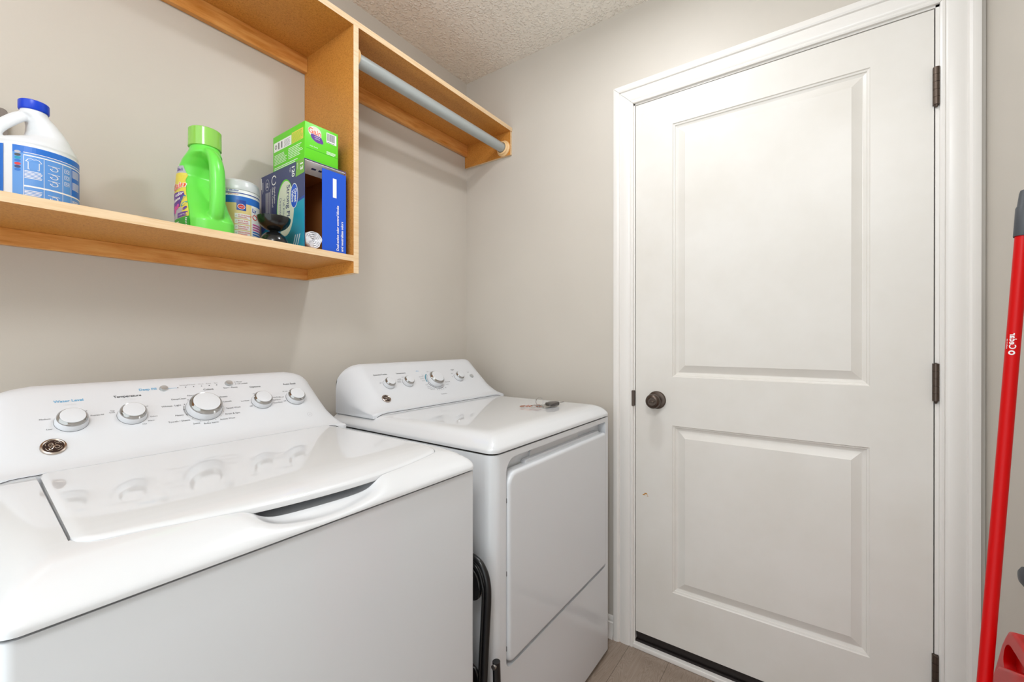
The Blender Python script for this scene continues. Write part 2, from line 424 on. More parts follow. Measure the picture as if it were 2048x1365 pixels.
# door knob
kp = Vector((0, -.953, .922)); F = frame(kp, (-1, 0, 0))
kb = obj('door_knob', lathe([(0, .0), (.0335, .0), (.0335, .003), (.031, .0065), (.024, .0085), (.0135, .010), (.0115, .013), (.0115, .026), (.015, .029), (.022, .034), (.0262, .042), (.0268, .049), (.0245, .056), (.019, .0605), (.0155, .0615), (.0145, .0605), (0, .060)], 48, F), M['bronze'], door)
obj('lock_button', B(-.0665, -.0595, kp.y - .0085, kp.y + .0085, kp.z - .0032, kp.z + .0032, bev=.0012), M['bronze'], kb)
obj('strike_plate', PR(rrect(CI1 - .006, CI1 + .004, kp.z - .029, kp.z + .031, (.003, .003, .003, .003)), -.0128, -.0005, axis='x'), M['bronze'], door)
def hinge(zc, h=.102):
    bm = bmesh.new(); c = (-.0075, DY0 - .0035)
    for k in range(5):
        z0 = zc - h / 2 + k * h / 5; z1 = z0 + h / 5 - .0008
        lathe([(0, 0), (.0072, 0), (.0072, z1 - z0), (0, z1 - z0)], 20, Matrix.Translation((c[0], c[1], z0)), bm)
    lathe([(.0045, 0), (.0045, h), (0, h + .003)], 16, Matrix.Translation((c[0], c[1], zc - h / 2)), bm)
    lathe([(0, -.008), (.003, -.006), (.0045, 0)], 16, Matrix.Translation((c[0], c[1], zc - h / 2)), bm)
    box(bm, -.0015, .001, DY0 - .010, DY0 + .003, zc - h / 2, zc + h / 2)
    obj('hinge', bm, M['bronze'], door)
hinge(1.838); hinge(1.031); hinge(.235)
bm = bmesh.new()
for cx, cy, s_ in ((-.912, .561, 1), (-.905, .556, .8), (-.918, .553, .45)):
    pts = [(cx + s_ * .0055 * cos(t) * (1 + .5 * sin(3 * t + cx * 900)), cy + s_ * .0035 * sin(t) * (1 + .4 * cos(2 * t))) for t in [2 * pi * i / 14 for i in range(14)]]
    prism(bm, pts, -.0006, .0002, axis='x')
obj('scuff_mark', bm, M['ochre'], door)

# ================================================================== SHELF UNIT
SD = .2841; T1 = 2.1375; TH = .0185; S2 = 1.4077; VX = -.8211; VT = .0178; SB = 1.3538
XS = -2.35
sh = thing('wall_shelf', 'orange-brown particle board shelf unit with pale edges mounted on left wall', 'shelf', (-1.2, 0, SB))
def board(name, x0, x1, y0, y1, z0, z1, edge='y', parent=None):
    bm = bmesh.new(); fs = box(bm, x0, x1, y0, y1, z0, z1)
    for f in fs:
        n_ = f.normal.copy(); f.normal_update(); n_ = f.calc_center_median()
        if abs(n_.y - y0) < 1e-5: f.material_index = 1
        if edge == 'yz' and abs(n_.z - z0) < 1e-5: f.material_index = 1
    return obj(name, bm, [M['board'], M['edge']], parent or sh, smooth=0)
board('upper_shelf_board', XS, -.001, -SD, -.001, T1 - TH, T1)
board('divider_panel', VX - VT, VX, -SD, -.001, SB, T1 - TH, 'yz')
board('lower_shelf_board', XS, VX - VT, -SD, -.001, S2 - TH, S2)
board('end_bracket', -.0125, -.001, -SD + .002, -.001, 2.010, T1 - TH, 'yz')
board('left_end_panel', XS - VT, XS, -SD, -.001, SB, T1 - TH, 'yz')
for nm, x0, x1, z0, z1 in (('upper_cleat', XS, VX - VT, 2.066, T1 - TH), ('upper_cleat', VX, -.0125, 2.066, T1 - TH), ('lower_cleat', XS, VX - VT, SB - .001, S2 - TH)):
    obj(nm, B(x0, x1, -.019, -.001, z0, z1, bev=.0012), M['pine'], sh)
RY, RZ = -.2435, 2.046
for xs, d in ((VX, 1), (-.0125, -1)):
    obj('rod_socket', lathe([(0, 0), (.036, 0), (.0365, .004), (.034, .008), (.031, .010), (.030, .016), (.026, .019), (.0235, .019), (.0235, .006), (0, .006)], 40, frame((xs, RY, RZ), (d, 0, 0))), M['socketwood'], sh)
tag(obj('closet_rod', lathe([(0, 0), (.0212, 0), (.0212, -.0125 - VX - .014), (0, -.0125 - VX - .014)], 40, frame((VX + .007, RY, RZ), (1, 0, 0))), M['rod'], loc=(-.4, RY, RZ)), 'grey metal closet rod hanging beneath the upper shelf, right of the divider', 'rod')

# ================================================================== APPLIANCES
def deck(xl, xr, yb, yf, zb, zf, zs, r, lidspec=None, scoop=None, nx=120):
    """top casting: zf(dy), zs(dx) heights above world, skirt down to zb; lidspec = recess for a lid"""
    front = [0, .0006, .002, .004, .007, .010, .013, .016, .019, .022, .025, .028, .031, .034]
    W = xr - xl; cx = (xl + xr) / 2
    side = [0, .0006, .002, .004, .007, .011, .016, .022, .028, .035, .043, .052]
    inner = [W - .104]
    xs = [xl + s_ for s_ in side] + [xl + .052 + (W - .104) * i / nx for i in range(1, nx)] + [xr - s_ for s_ in side[::-1]]
    if lidspec:
        L0, L1 = lidspec[0], lidspec[1]
        xs = sorted([x for x in xs if abs(x - L0) > .0022 and abs(x - L1) > .0022] + [L0 - .0018, L0, L0 + .0006, L1 - .0006, L1, L1 + .0018])
    bm = bmesh.new(); rows = []
    nr = len(front)
    def ycol(x):
        out = [yf + d for d in front]
        if lidspec:
            ym = lidspec[2](x); a = out[-1]
            out += [a + (ym - a) * k / 8 for k in range(1, 8)] + [ym - .0015, ym, ym + .0006, ym + .004, ym + .010, ym + .018]
            a = out[-1]
        else:
            out += [yf + q for q in (.047, .053, .060, .068, .078, .09)]; a = out[-1]
        return out + [a + (yb - a) * k / 12 for k in range(1, 13)]
    cols = [ycol(x) for x in xs]
    for j in range(len(cols[0])):
        row = []
        for i, x0_ in enumerate(xs):
            y = cols[i][j]; dy = y - yf; hw = W / 2
            if dy < r: hw = W / 2 - r + sqrt(max(0, r * r - (r - dy) ** 2))
            x = cx + (x0_ - cx) / (W / 2) * hw; dx = hw - abs(x - cx)
            a, b = zf(dy), zs(dx); k = .012
            hh = max(0, min(1, .5 + .5 * (b - a) / k)); z = b * (1 - hh) + a * hh - k * hh * (1 - hh)
            if lidspec:
                if L0 + .0003 < x0_ < L1 - .0003 and y > lidspec[2](x0_) + .0003 and y < -.27: z -= .011 if x0_ > L0 + .03 or 1 else 0
                x += lidspec[3](x0_, y)
            if scoop: z -= scoop(x, y)
            row.append(bm.verts.new((x, y, z)))
        rows.append(row)
    n = len(xs)
    for a, b in zip(rows, rows[1:]):
        for i in range(n - 1): bm.faces.new((a[i], a[i + 1], b[i + 1], b[i]))
    rim = rows[0] + [q[-1] for q in rows[1:]] + rows[-1][::-1][1:] + [q[0] for q in rows[::-1][1:-1]]
    low = [bm.verts.new((v.co.x, v.co.y, zb)) for v in rim]
    for i in range(len(rim)):
        j = (i + 1) % len(rim)
        if (rim[i].co - rim[j].co).length > 1e-7: bm.faces.new((rim[i], low[i], low[j], rim[j]))
    bm.faces.new(low)
    bmesh.ops.remove_doubles(bm, verts=bm.verts, dist=1e-6)
    return bm
CP = [(-.100, .885), (-.100, 1.030), (-.102, 1.038), (-.107, 1.0445), (-.115, 1.0485), (-.125, 1.0500), (-.136, 1.0490), (-.146, 1.0445), (-.155, 1.037)] + \
     [(-.155 - .115 * t / 10, 1.037 - .110 * t / 10) for t in range(1, 11)] + [(-.276, .9215), (-.283, .9155), (-.290, .9105), (-.297, .9070), (-.303, .9050), (-.307, .9035), (-.309, .895), (-.309, .885)]
def console(xl, xr, dz, u0=.80, depth=.06, drop=.10, u1=.68):
    cx, hw = (xl + xr) / 2, (xr - xl) / 2
    us = []
    for s_ in (-1, 1):
        us += [s_ * (u0 + (1 - u0) * sin(pi / 2 * i / 18)) for i in range(19)]
    us += [u0 * (2 * i / 24 - 1) for i in range(1, 24)]
    us = sorted(set(round(u, 6) for u in us)); bm = bmesh.new(); cols = []
    for u in us:
        t = max(0, (abs(u) - u0) / (1 - u0)); q = 1 - sqrt(max(0, 1 - t * t)); col = []
        tz = max(0, (abs(u) - u1) / (1 - u1)); qz = 1 - (1 - tz ** 2.3) ** (1 / 2.3)
        for k, (y, z) in enumerate(CP):
            h = max(0, min(1, (z - .900) / .05))
            yy = y; zz = z
            if y < -.101: yy = min(-.1002, y + depth * q * (.05 + .95 * h) * min(1, (-.100 - y) / .055))
            if z > .9: zz = z - drop * qz * (z - .89) / .16
            col.append(bm.verts.new((cx + u * hw, yy, zz + dz)))
        cols.append(col)
    for a, b in zip(cols, cols[1:]):
        for k in range(len(CP) - 1): bm.faces.new((a[k], a[k + 1], b[k + 1], b[k]))
    bm.faces.new(cols[0]); bm.faces.new(cols[-1][::-1])
    return bm
FD = Vector((0, -.7226, -.6912)); FN = Vector((0, -.6912, .7226)); FX = Vector((1, 0, 0))
def fpt(x, s_, dz, h=0): return Vector((x, -.155, 1.037 + dz)) + FD * s_ + FN * h
def fplane(dz):  # x world, y = -s
    return lambda x, y, h: fpt(x, -y, dz, h)
def knob(x, s_, dz, r, parent, ang, hgt=.021, label=None):
    F = frame(fpt(x, s_, dz), FN, FX); k = r
    kn = obj('control_knob', lathe([(0, 0), (k, 0), (k, .0015), (k * .985, .003), (k * .93, hgt * .62), (k * .90, hgt * .66), (0, hgt * .66)], 56, F), M['plastic'], parent)
    obj('chrome_ring', lathe([(k * .91, hgt * .60), (k * .915, hgt * .72), (k * .90, hgt * .80), (k * .77, hgt * .99), (k * .755, hgt * .985), (k * .74, hgt * .93)], 56, F), M['chrome'], kn)
    obj('knob_cap', lathe([(k * .752, hgt * .6), (k * .752, hgt * .985), (k * .735, hgt * 1.02), (k * .5, hgt * 1.05), (0, hgt * 1.06)], 56, F), M['plastic'], kn)
    obj('gap_ring', lathe([(k * 1.012, 0), (k * 1.012, .0008), (k * .99, .0008)], 56, F), M['rubber'], kn)
    bm = B(k * .74, k * .925, -k * .045, k * .045, hgt * .62, hgt * .99)
    for v in bm.verts:
        if v.co.x > k * .8 and v.co.z > hgt * .9: v.co.z = hgt * .80
    bmesh.ops.transform(bm, matrix=F @ Matrix.Rotation(R(ang), 4, 'Z'), verts=bm.verts)
    obj('pointer_mark', bm, M['white'], kn)
    return kn
def badge(x, s_, dz, r, parent):
    F = frame(fpt(x, s_, dz), FN, FX)
    bd = obj('badge', lathe([(0, 0), (r, 0), (r, .002), (r * .96, .0035), (r * .86, .0042), (r * .80, .0034), (0, .0034)], 48, F), M['badge'], parent)
    obj('badge_face', lathe([(r * .79, .003), (r * .78, .0037), (0, .0037)], 40, F), M['badgedark'], bd)
    bm = bmesh.new()
    def cv(pts, w):
        tube(bm, [F @ Vector((a * r, b * r, .0042)) for a, b in [(q.x, q.y) for q in curve([(u, v_, 0) for u, v_ in pts], 7)]], w * r, 6)
    # the cursive monogram: two looped letters
    cv([(-.38, .10), (-.30, .30), (-.10, .36), (-.02, .20), (-.18, .02), (-.34, .02), (-.30, .18), (-.06, .22), (.02, .02), (-.10, -.30), (-.28, -.42), (-.36, -.28), (-.18, -.10), (.08, .02)], .045)
    cv([(.44, .26), (.30, .38), (.16, .26), (.20, .08), (.34, .04), (.14, .0), (.06, -.18), (.22, -.34), (.42, -.24), (.42, -.06), (.28, -.06)], .045)
    for k in range(4):
        a0 = k * 90 + 20
        cv([(cos(R(a0 + t)) * (.66 - .10 * (t == 60) - .03 * (t == 0)), sin(R(a0 + t)) * (.66 - .10 * (t == 60) - .03 * (t == 0))) for t in (0, 20, 40, 60)], .032)
    obj('badge_monogram', bm, M['badge'], bd)
    return bd
def button(x, s_, dz, r, parent, name='push_button'):
    F = frame(fpt(x, s_, dz), FN, FX)
    return obj(name, lathe([(0, 0), (r * 1.12, 0), (r * 1.12, .0008), (r, .001), (r, .004), (r * .9, .0055), (0, .0045)], 36, F), M['greybtn'], parent)

# ---- washer
WL, WR_, WB, WF = -1.588, -.875, -.100, -.812
wa = thing('washing_machine', 'white top-load washing machine with five round knobs and a badge, nearest camera', 'washing machine', (-1.226, -.45, FZ))
obj('body_cabinet', PR(rrect(WL + .002, WR_ - .002, WF + .006, WB - .01, (.004, .004, .014, .010)), FZ + .015, .8465, bev=.002), M['body'], wa)
for x in (WL + .05, WR_ - .05):
    for y in (WF + .06, WB - .06): obj('levelling_foot', lathe([(0, 0), (.018, 0), (.018, .008), (.010, .012), (.010, .03)], 20, Matrix.Translation((x, y, FZ))), M['rubber'], wa)
obj('cabinet_seal', PR(rrect(WL + .006, WR_ - .006, WF + .011, WB - .014, .01), .842, .8525), M['gap'], wa)
LCX, LHX = -1.213, .298
LX0, LX1, LYB = -1.498, -.935, -.3105
def lidshift(x, y):   # the lid edge slants outwards towards the front left
    return -.020 * max(0, min(1, (-.31 - y) / .40)) * max(0, 1 - abs(x - LX0) / .05) if x < -1.3 else 0
def lidedge(x):
    t = (x + 1.2165) / .2815; yf = -.7365 - .0115 * t - .032 * (1 - min(1, abs(t)) ** 2.2)
    e = max(0, min(x - LX0, LX1 - x)); rc = .022
    if e < rc: yf += rc - sqrt(max(0, rc * rc - (rc - e) ** 2))
    return yf
def scoopf(x, y):
    c, hwx = -1.226, .103
    u = (x - c) / hwx
    ex = 1 / (1 + math.exp((abs(u) - 1) * 12))
    t = (y + .7995 - .018 * abs(u) ** 2) / .016
    ey = 1 / (1 + math.exp(-t * 2.2))
    return .021 * ex * ey
zfW = lambda dy: interp([(0, .8555), (.0006, .8575), (.002, .8600), (.007, .8650), (.014, .8705), (.022, .8760), (.030, .8808), (.038, .8850), (.047, .8890), (.060, .8935), (.075, .8972), (.090, .8995), (.11, .9008), (.14, .9012)], dy)
zsW = lambda dx: interp([(0, .8580), (.0006, .8600), (.002, .8640), (.004, .8680), (.007, .8720), (.011, .8765), (.016, .8815), (.022, .8865), (.028, .8905), (.035, .8945), (.043, .8980), (.052, .9003), (.065, .9012), (1, .9012)], dx)
obj('top_deck', deck(WL, WR_, WB, WF, .8515, zfW, zsW, .020, (LX0 - .0045, LX1 + .003, lambda x: lidedge(max(LX0, min(LX1, x))) - .0005, lidshift), scoopf, 150), M['enamel'], wa, smooth=50)
def lid():
    bm = bmesh.new(); nx, ny = 110, 46; g_ = []
    for j in range(ny + 1):
        row = []
        for i in range(nx + 1):
            u = 2 * i / nx - 1; u = math.copysign(1 - (1 - abs(u)) ** 1.5, u)
            x = (LX0 + LX1) / 2 + u * (LX1 - LX0) / 2; yf = lidedge(x) + .001
            tt = 1 - (1 - j / ny) ** 1.8; y = LYB + (yf - LYB) * tt
            z = zfW(y - WF) + .0022
            e = min(x - LX0, LX1 - x); d = y - yf
            if e < .010: z -= .004 * (1 - e / .010) ** 2
            if d < .008: z -= .003 * (1 - d / .008) ** 2
            z -= .0022 * max(0, 1 - ((y + .49) / .19) ** 2) * (1 - u ** 4)
            row.append(bm.verts.new((x + lidshift(x, y), y, z)))
        g_.append(row)
    for a, b in zip(g_, g_[1:]):
        for i in range(nx): bm.faces.new((a[i], a[i + 1], b[i + 1], b[i]))
    rim = [e for e in bm.edges if len(e.link_faces) == 1]
    r_ = bmesh.ops.extrude_edge_only(bm, edges=rim); vs = [v for v in r_['geom'] if isinstance(v, bmesh.types.BMVert)]
    for v in vs: v.co.z -= .0075
    bmesh.ops.contextual_create(bm, geom=[e for e in bm.edges if len(e.link_faces) == 1])
    return bm
obj('lid', lid(), M['enamel'], wa, smooth=50)
cw = obj('control_console', console(WL + .004, WR_ - .004, 0), M['plastic'], wa, smooth=40)
def seam(name, xl, xr, y, zs, parent, k=60):
    pts = [(xl + (xr - xl) * i / k, y, zs(min(xl + (xr - xl) * i / k - parent['_x0'], parent['_x1'] - xl - (xr - xl) * i / k)) + .0002) for i in range(k + 1)]
    obj(name, tube(bmesh.new(), pts, .0006, 6), M['gap'], parent)
wa['_x0'], wa['_x1'] = WL, WR_
seam('console_seam', WL + .008, WR_ - .008, -.3093, zsW, wa)
for x, ang in ((-1.443, 62), (-1.348, -75), (-1.077, 165), (-.985, 150)): knob(x, .084, 0, .0255, wa, ang)
knob(-1.212, .0865, 0, .0375, wa, -75, .027)
badge(-1.474, .141, 0, .0185, wa)
button(-1.278, .013, 0, .0078, wa); button(-1.137, .011, 0, .0085, wa)
P = Print(fplane(0)); I, G, L_ = M['ink'], M['inkgrey'], M['inkpale']
P.text('Water Level', -1.441, -.0275, .0088, M['inkblue'], align='CENTER', bold=.02); P.text('Load Size', -1.441, -.0375, .005, L_, align='CENTER')
P.text('Temperature', -1.347, -.0275, .0090, I, align='CENTER', bold=.02); P.text('Wash / Rinse', -1.347, -.0375, .005, L_, align='CENTER')
P.text('Colors', -1.188, -.0262, .0080, I, align='CENTER', bold=.015)
P.text('Options', -1.077, -.0300, .0085, I, align='CENTER', bold=.01); P.text('Auto Soak', -.982, -.0295, .0088, I, align='CENTER', bold=.01)
P.text('Deep Fill', -1.308, -.0115, .0092, M['inkblue'], align='CENTER', bold=.02)
P.rect(-1.2690, -.0136, -1.2520, -.0126, M['inkblue'])
for x, t in ((-1.250, ''), (-1.234, 'Sensing/Fill'), (-1.217, 'Soak'), (-1.200, 'Wash'), (-1.183, 'Rinse'), (-1.166, 'Spin')):
    P.ell(x, -.0132, .0013, .0013, I, 2)
    if t: P.text(t, x, -.0062, .0052, G, align='CENTER')
P.text('Start / Pause', -1.137, -.0258, .0066, I, align='CENTER')
for s_, t in ((.0075, 'Pause'), (.0145, 'Lid Locked')): P.ell(-1.121, -s_, .0012, .0012, I, 2); P.text(t, -1.117, -s_, .0056, I)
def rad(cx, cs, r, items, size, m_=I):
    for a, t in items:
        x = cx + r * cos(R(a)); y = -cs + r * sin(R(a)); c_ = cos(R(a))
        P.text(t, x, y, size, m_, align='CENTER' if abs(c_) < .35 else ('LEFT' if c_ > 0 else 'RIGHT'))
rad(-1.443, .084, .031, [(205, 'Low'), (155, 'Medium'), (95, 'Small'), (55, 'Max'), (20, 'Precise Fill')], .0049)
rad(-1.348, .084, .031, [(150, 'Tap\nCold'), (95, 'Cold'), (45, 'Cool'), (-18, 'Colors'), (-42, 'Warm'), (-66, 'Hot')], .0047)
rad(-1.212, .0865, .047, [(158, 'Light'), (128, 'DeepClean'), (108, 'Normal'), (42, 'Delicates'), (18, 'Casuals'), (-10, 'Speed Wash'), (-34, 'Drain & Spin'), (-60, 'Active Wear'), (-86, 'Bulky Items'), (-114, 'Jeans'), (-140, 'Towels / Sheets'), (196, 'Heavy')], .0066)
P.text('Whites', -1.2830, -.0690, .0070, I, align='CENTER')
rad(-1.077, .084, .030, [(205, 'Off'), (165, '2nd Rinse'), (105, 'Extra'), (55, 'Rinse\nSpin'), (18, 'Deep Rinse'), (0, '2nd Rinse'), (-20, 'Extra Rinse')], .0052)
rad(-.985, .084, .030, [(195, 'Off'), (165, '15 min'), (115, '30 min'), (40, '1 hr')], .0052)
P.arc(-1.212, -.0865, .0395, .0425, 150, 350, M['inkpale'], .8); P.arc(-1.212, -.0865, .0395, .0425, 160, 205, G, 1)
for a in range(130, 361, 23): P.ell(-1.212 + .041 * cos(R(a)), -.0865 + .041 * sin(R(a)), .0012, .0012, I if a < 210 else G, 2)
P.arc(-.968, -.150, .0062, .0067, 0, 360, G); P.text('HE', -.968, -.150, .0042, G, align='CENTER')
split_print(P, 'printed_legend', wa, lambda x, y: ('a', 0) if y > -.0275 and x > -1.35 and x < -1.09 and y > -.0205 else ('k', min((abs(x - k_), k_) for k_ in (-1.443, -1.348, -1.215, -1.077, -.978))[1]))

# ---- dryer
DL, DR, DB, DF, dz = -.802, -.088, -.100, -.800, .0115
dr = thing('clothes_dryer', 'white front-load clothes dryer with four round knobs, beside the door wall', 'dryer', (-.445, -.45, FZ))
bm = PR(rrect(DL + .002, DR - .002, DF, DB - .01, (.004, .004, .030, .012)), FZ + .018, .858, bev=.002)
RX0, RX1 = -.7465, -.122
# door recess runs up to a finger pull above the door, rounded corners
rec = PR(rrect(RX0, RX1, .300, .8415, (.012, .040, .022, .012)), DF - .05, DF + .030, axis='y')
obj('body_cabinet', boolean(bm, rec), M['body'], dr, smooth=30)
for x in (DL + .05, DR - .05):
    for y in (DF + .06, DB - .06): obj('levelling_foot', lathe([(0, 0), (.018, 0), (.018, .008), (.010, .012), (.010, .03)], 20, Matrix.Translation((x, y, FZ))), M['rubber'], dr)
obj('cabinet_seal', PR(rrect(DL + .006, DR - .006, DF + .006, DB - .014, .02), .853, .868), M['gap'], dr)
zfD = lambda dy: interp([(0, .8700), (.0006, .872), (.002, .8745), (.007, .880), (.014, .8865), (.022, .8935), (.030, .8990), (.038, .9030), (.047, .9060), (.058, .9082), (.07, .909)], dy)
zsD = lambda dx: interp([(0, .8700), (.0006, .872), (.002, .8745), (.007, .8805), (.014, .8870), (.022, .8940), (.030, .8995), (.038, .9035), (.047, .9065), (.058, .9083), (.07, .909), (1, .909)], dx)
obj('top_deck', deck(DL, DR, DB, DF - .004, .8635, zfD, zsD, .026, None, None, 60), M['enamel'], dr, smooth=50)
# loading door
def pillow(x0, x1, z0, z1, rads, yb, yf, b):
    bm = bmesh.new(); rows = []
    for d, y in [(0, yb)] + [(b * (1 - cos(R(a))), yf + b * (1 - sin(R(a)))) for a in range(0, 91, 15)] + [(b + .0015, yf)]:
        rows.append([bm.verts.new((x, y, z)) for x, z in rrect(x0 + d, x1 - d, z0 + d, z1 - d, [max(.0015, q - d) for q in rads])])
    for a, c in zip(rows, rows[1:]):
        for i in range(len(a)): j = (i + 1) % len(a); bm.faces.new((a[i], a[j], c[j], c[i]))
    bm.faces.new(rows[0]); bm.faces.new(rows[-1][::-1]); return bm
dd = obj('loading_door', pillow(RX0 + .004, RX1 - .004, .3105, .8045, (.014, .036, .024, .014), DF + .024, DF - .006, .010), M['body'], dr)
obj('door_liner', PR(rrect(-.640, -.150, .79, .8130, (.01, .01, 0, 0)), DF + .029, DF + .0125, axis='y', bev=.003, bevends='1'), M['plastic'], dd)
for z in (.352, .545, .733): obj('door_hinge', B(RX0 - .0005, RX0 + .0045, DF + .001, DF + .006, z - .006, z + .006), M['ink'], dd)
obj('drum_seal', PR(rrect(-.60, -.30, .55, .8330, .02), DF + .031, DF + .0235, axis='y', bev=.002, bevends='1'), M['shell'], dr)
obj('control_console', console(DL + .018, DR - .006, dz, u0=.78, depth=.085, drop=.085, u1=.76), M['plastic'], dr, smooth=40)
dr['_x0'], dr['_x1'] = DL, DR
seam('console_seam', DL + .030, DR - .008, -.3093, zsD, dr)
for x, ang in ((-.653, 120), (-.567, 125), (-.294, 135)): knob(x, .084, dz, .0215, dr, ang)
knob(-.433, .088, dz, .0345, dr, 180, .027)
badge(-.698, .146, dz, .0165, dr)
button(-.211, .084, dz, .0085, dr)
P = Print(fplane(dz))
P.text('Extended Tumble', -.663, -.0365, .0082, I, align='CENTER', bold=.01); P.text('Temperature', -.571, -.0365, .0084, I, align='CENTER', bold=.01)
P.text('eDry', -.487, -.032, .008, M['inkblue'], align='CENTER'); P.text('Signal', -.297, -.039, .0085, I, align='CENTER'); P.text('Start', -.214, -.060, .006, I, align='CENTER')
rad(-.653, .084, .028, [(160, 'Off'), (20, 'On')], .005)
rad(-.567, .084, .028, [(165, 'Air Fluff\nNo Heat'), (135, 'Low\nDelicates'), (100, 'Medium'), (25, 'High')], .0045)
rad(-.433, .088, .049, [(150, 'More Dry'), (138, 'Dry'), (162, 'Less Dry'), (175, 'Sensor'), (200, 'Damp'), (213, '50 min'), (224, 'Timed Dry'), (236, 'Dewrinkle'), (250, '40'), (262, '30'), (274, '20'), (288, '10'), (302, 'Off'), (330, 'Cottons'), (345, 'Mixed Loads'), (95, 'Start'), (70, 'Easy Care')], .0055)
P.text('Timed Dry', -.433, -.158, .007, I, align='CENTER')
P.arc(-.433, -.088, .0385, .0435, 118, 182, M['teal'], 1)
for a in range(190, 320, 9): P.arc(-.433, -.088, .0385, .043, a, a + 6, I if a < 290 else G, 1)
for a in range(122, 180, 11): P.ell(-.433 + .041 * cos(R(a)), -.088 + .041 * sin(R(a)), .001, .001, M['white'], 2)
rad(-.294, .084, .028, [(165, 'Off'), (120, 'Short'), (40, 'Loud')], .005)
split_print(P, 'printed_legend', dr, lambda x, y: ('k', min((abs(x - k_), k_) for k_ in (-.653, -.567, -.433, -.294, -.211))[1]))

# ================================================================== FOLDING CHAIR between the machines
fc = thing('folding_chair', 'folded black metal chair stored in the gap between washer and dryer', 'chair', (-.838, -.60, FZ))
cxp = -.838
pth = [(cxp, -.800, FZ + .001), (cxp, -.806, .16), (cxp, -.814, .337), (cxp, -.8215, .464), (cxp, -.8255, .537), (cxp, -.8230, .575), (cxp, -.8120, .602), (cxp, -.790, .619), (cxp, -.74, .625), (cxp, -.55, .625), (cxp, -.47, .618), (cxp, -.43, .58), (cxp, -.425, .5), (cxp, -.43, .3), (cxp, -.44, FZ + .001)]
obj('outer_frame', tube(bmesh.new(), curve([(a, b + (.011 if b < -.6 else 0), c - (.004 if c > .5 else 0)) for a, b, c in pth], 6), .0078, 14), M['black'], fc)
p2 = [(cxp, y + (.025 if y < -.6 else -.02), z - (.016 if z > .56 else 0)) for _, y, z in pth]
obj('inner_rail', tube(bmesh.new(), curve(p2[1:-1], 6), .0048, 10), M['black'], fc)
obj('backrest', PR(rrect(-.795, -.45, .515, .600, (.03, .05, .03, .02)), cxp - .008, cxp + .008, axis='x', bev=.005), M['blackplastic'], fc)
obj('seat', PR(rrect(-.790, -.46, .02, .36, .02), cxp - .0095, cxp - .0005, axis='x', bev=.003), M['black'], fc)
for y0_ in (-.818, -.452):
    obj('rear_leg', tube(bmesh.new(), curve([(cxp + .0215, y0_ - .004, .375), (cxp + .0215, y0_ - .006, .30), (cxp + .0215, y0_ - .004, .1), (cxp + .0235, y0_, FZ + .001)], 5), .0095, 12), M['black'], fc)
    obj('pivot_bolt', lathe([(0, 0), (.006, 0), (.006, .018), (0, .018)], 14, frame((cxp + .008, y0_ - .005, .368), (1, 0, 0))), M['chrome'], fc)

# ================================================================== THINGS ON THE LOWER SHELF
# ---- bleach jug
def loft(bm, secs, n=48, p=2.6):
    """secs: (z, a0, a1, hb[, pw])"""
    rings = []
    for s_ in secs:
        z, a0, a1, hb = s_[:4]; e = s_[4] if len(s_) > 4 else p; ac, ha = (a0 + a1) / 2, (a1 - a0) / 2
        rings.append([bm.verts.new((ac + ha * math.copysign(abs(cos(t)) ** (2 / e), cos(t)), hb * math.copysign(abs(sin(t)) ** (2 / e), sin(t)), z)) for t in [2 * pi * i / n for i in range(n)]])
    for a, b in zip(rings, rings[1:]):
        for i in range(n): bm.faces.new((a[i], a[(i + 1) % n], b[(i + 1) % n], b[i]))
    bm.faces.new(rings[0][::-1]); bm.faces.new(rings[-1]); return bm
def blend(o, voxel, it=6):
    r_ = o.modifiers.new('weld', 'REMESH'); r_.mode = 'VOXEL'; r_.voxel_size = voxel; r_.use_smooth_shade = True
    s_ = o.modifiers.new('soft', 'SMOOTH'); s_.iterations = it; s_.factor = .5
def dense(secs, k=6):
    out = []
    for a, b in zip(secs, secs[1:]):
        for i in range(k): t = i / k; out.append(tuple(x + (y - x) * t for x, y in zip(a, b)))
    return out + [secs[-1]]
JC = Vector((-1.4865, -.150, S2))
jg = thing('bleach_jug', 'white plastic bleach jug with blue cap and blue label on lower shelf', 'jug', JC)
ja = R(193); JR = .0645
T_ = Matrix.Translation(JC) @ Matrix.Rotation(ja, 4, 'Z')
bm = loft(bmesh.new(), dense([(.0, -.058, .060, .058, 2), (.006, -JR, JR, JR, 2), (.112, -JR, JR, JR, 2), (.116, -JR + .002, JR - .002, JR - .002, 2), (.120, -JR, JR, JR, 2), (.126, -.062, .060, .062, 2), (.134, -.057, .044, .057, 2), (.146, -.050, .014, .050, 2.1), (.160, -.042, .009, .042, 2.2), (.176, -.033, .009, .033, 2.2), (.186, -.027, .013, .0265, 2), (.193, -.0225, .0215, .0215, 2), (.200, -.0195, .0195, .0195, 2), (.212, -.019, .019, .019, 2)], 3))
tube(bm, curve([(.006, 0, .190), (.020, 0, .184), (.038, 0, .165), (.052, 0, .146), (.057, 0, .128), (.048, 0, .112)], 6), [(.008, .012)] * 31, 14)
bmesh.ops.transform(bm, matrix=T_, verts=bm.verts)
jb = obj('jug_body', bm, M['jug'], jg); blend(jb, .0018, 4)
cp = lathe([(0, .201), (.0205, .201), (.0215, .202), (.0222, .2035), (.0222, .2185), (.021, .220), (0, .220)], 60, Matrix.Translation(JC))
obj('cap', cp, M['capblue'], jg)
def cyl(c, r_, a0): # u along circumference (left->right seen from outside), v up
    return lambda x, y, h: Vector((c.x + (r_ + h) * cos(a0 + x / r_), c.y + (r_ + h) * sin(a0 + x / r_), c.z + y))
_jf = cyl(JC, JR + .0006, R(259)); P = Print(lambda x, y, h: _jf(x * 1.4 if x > -.018 else x - .012 + .0, y * .985, h), 8)
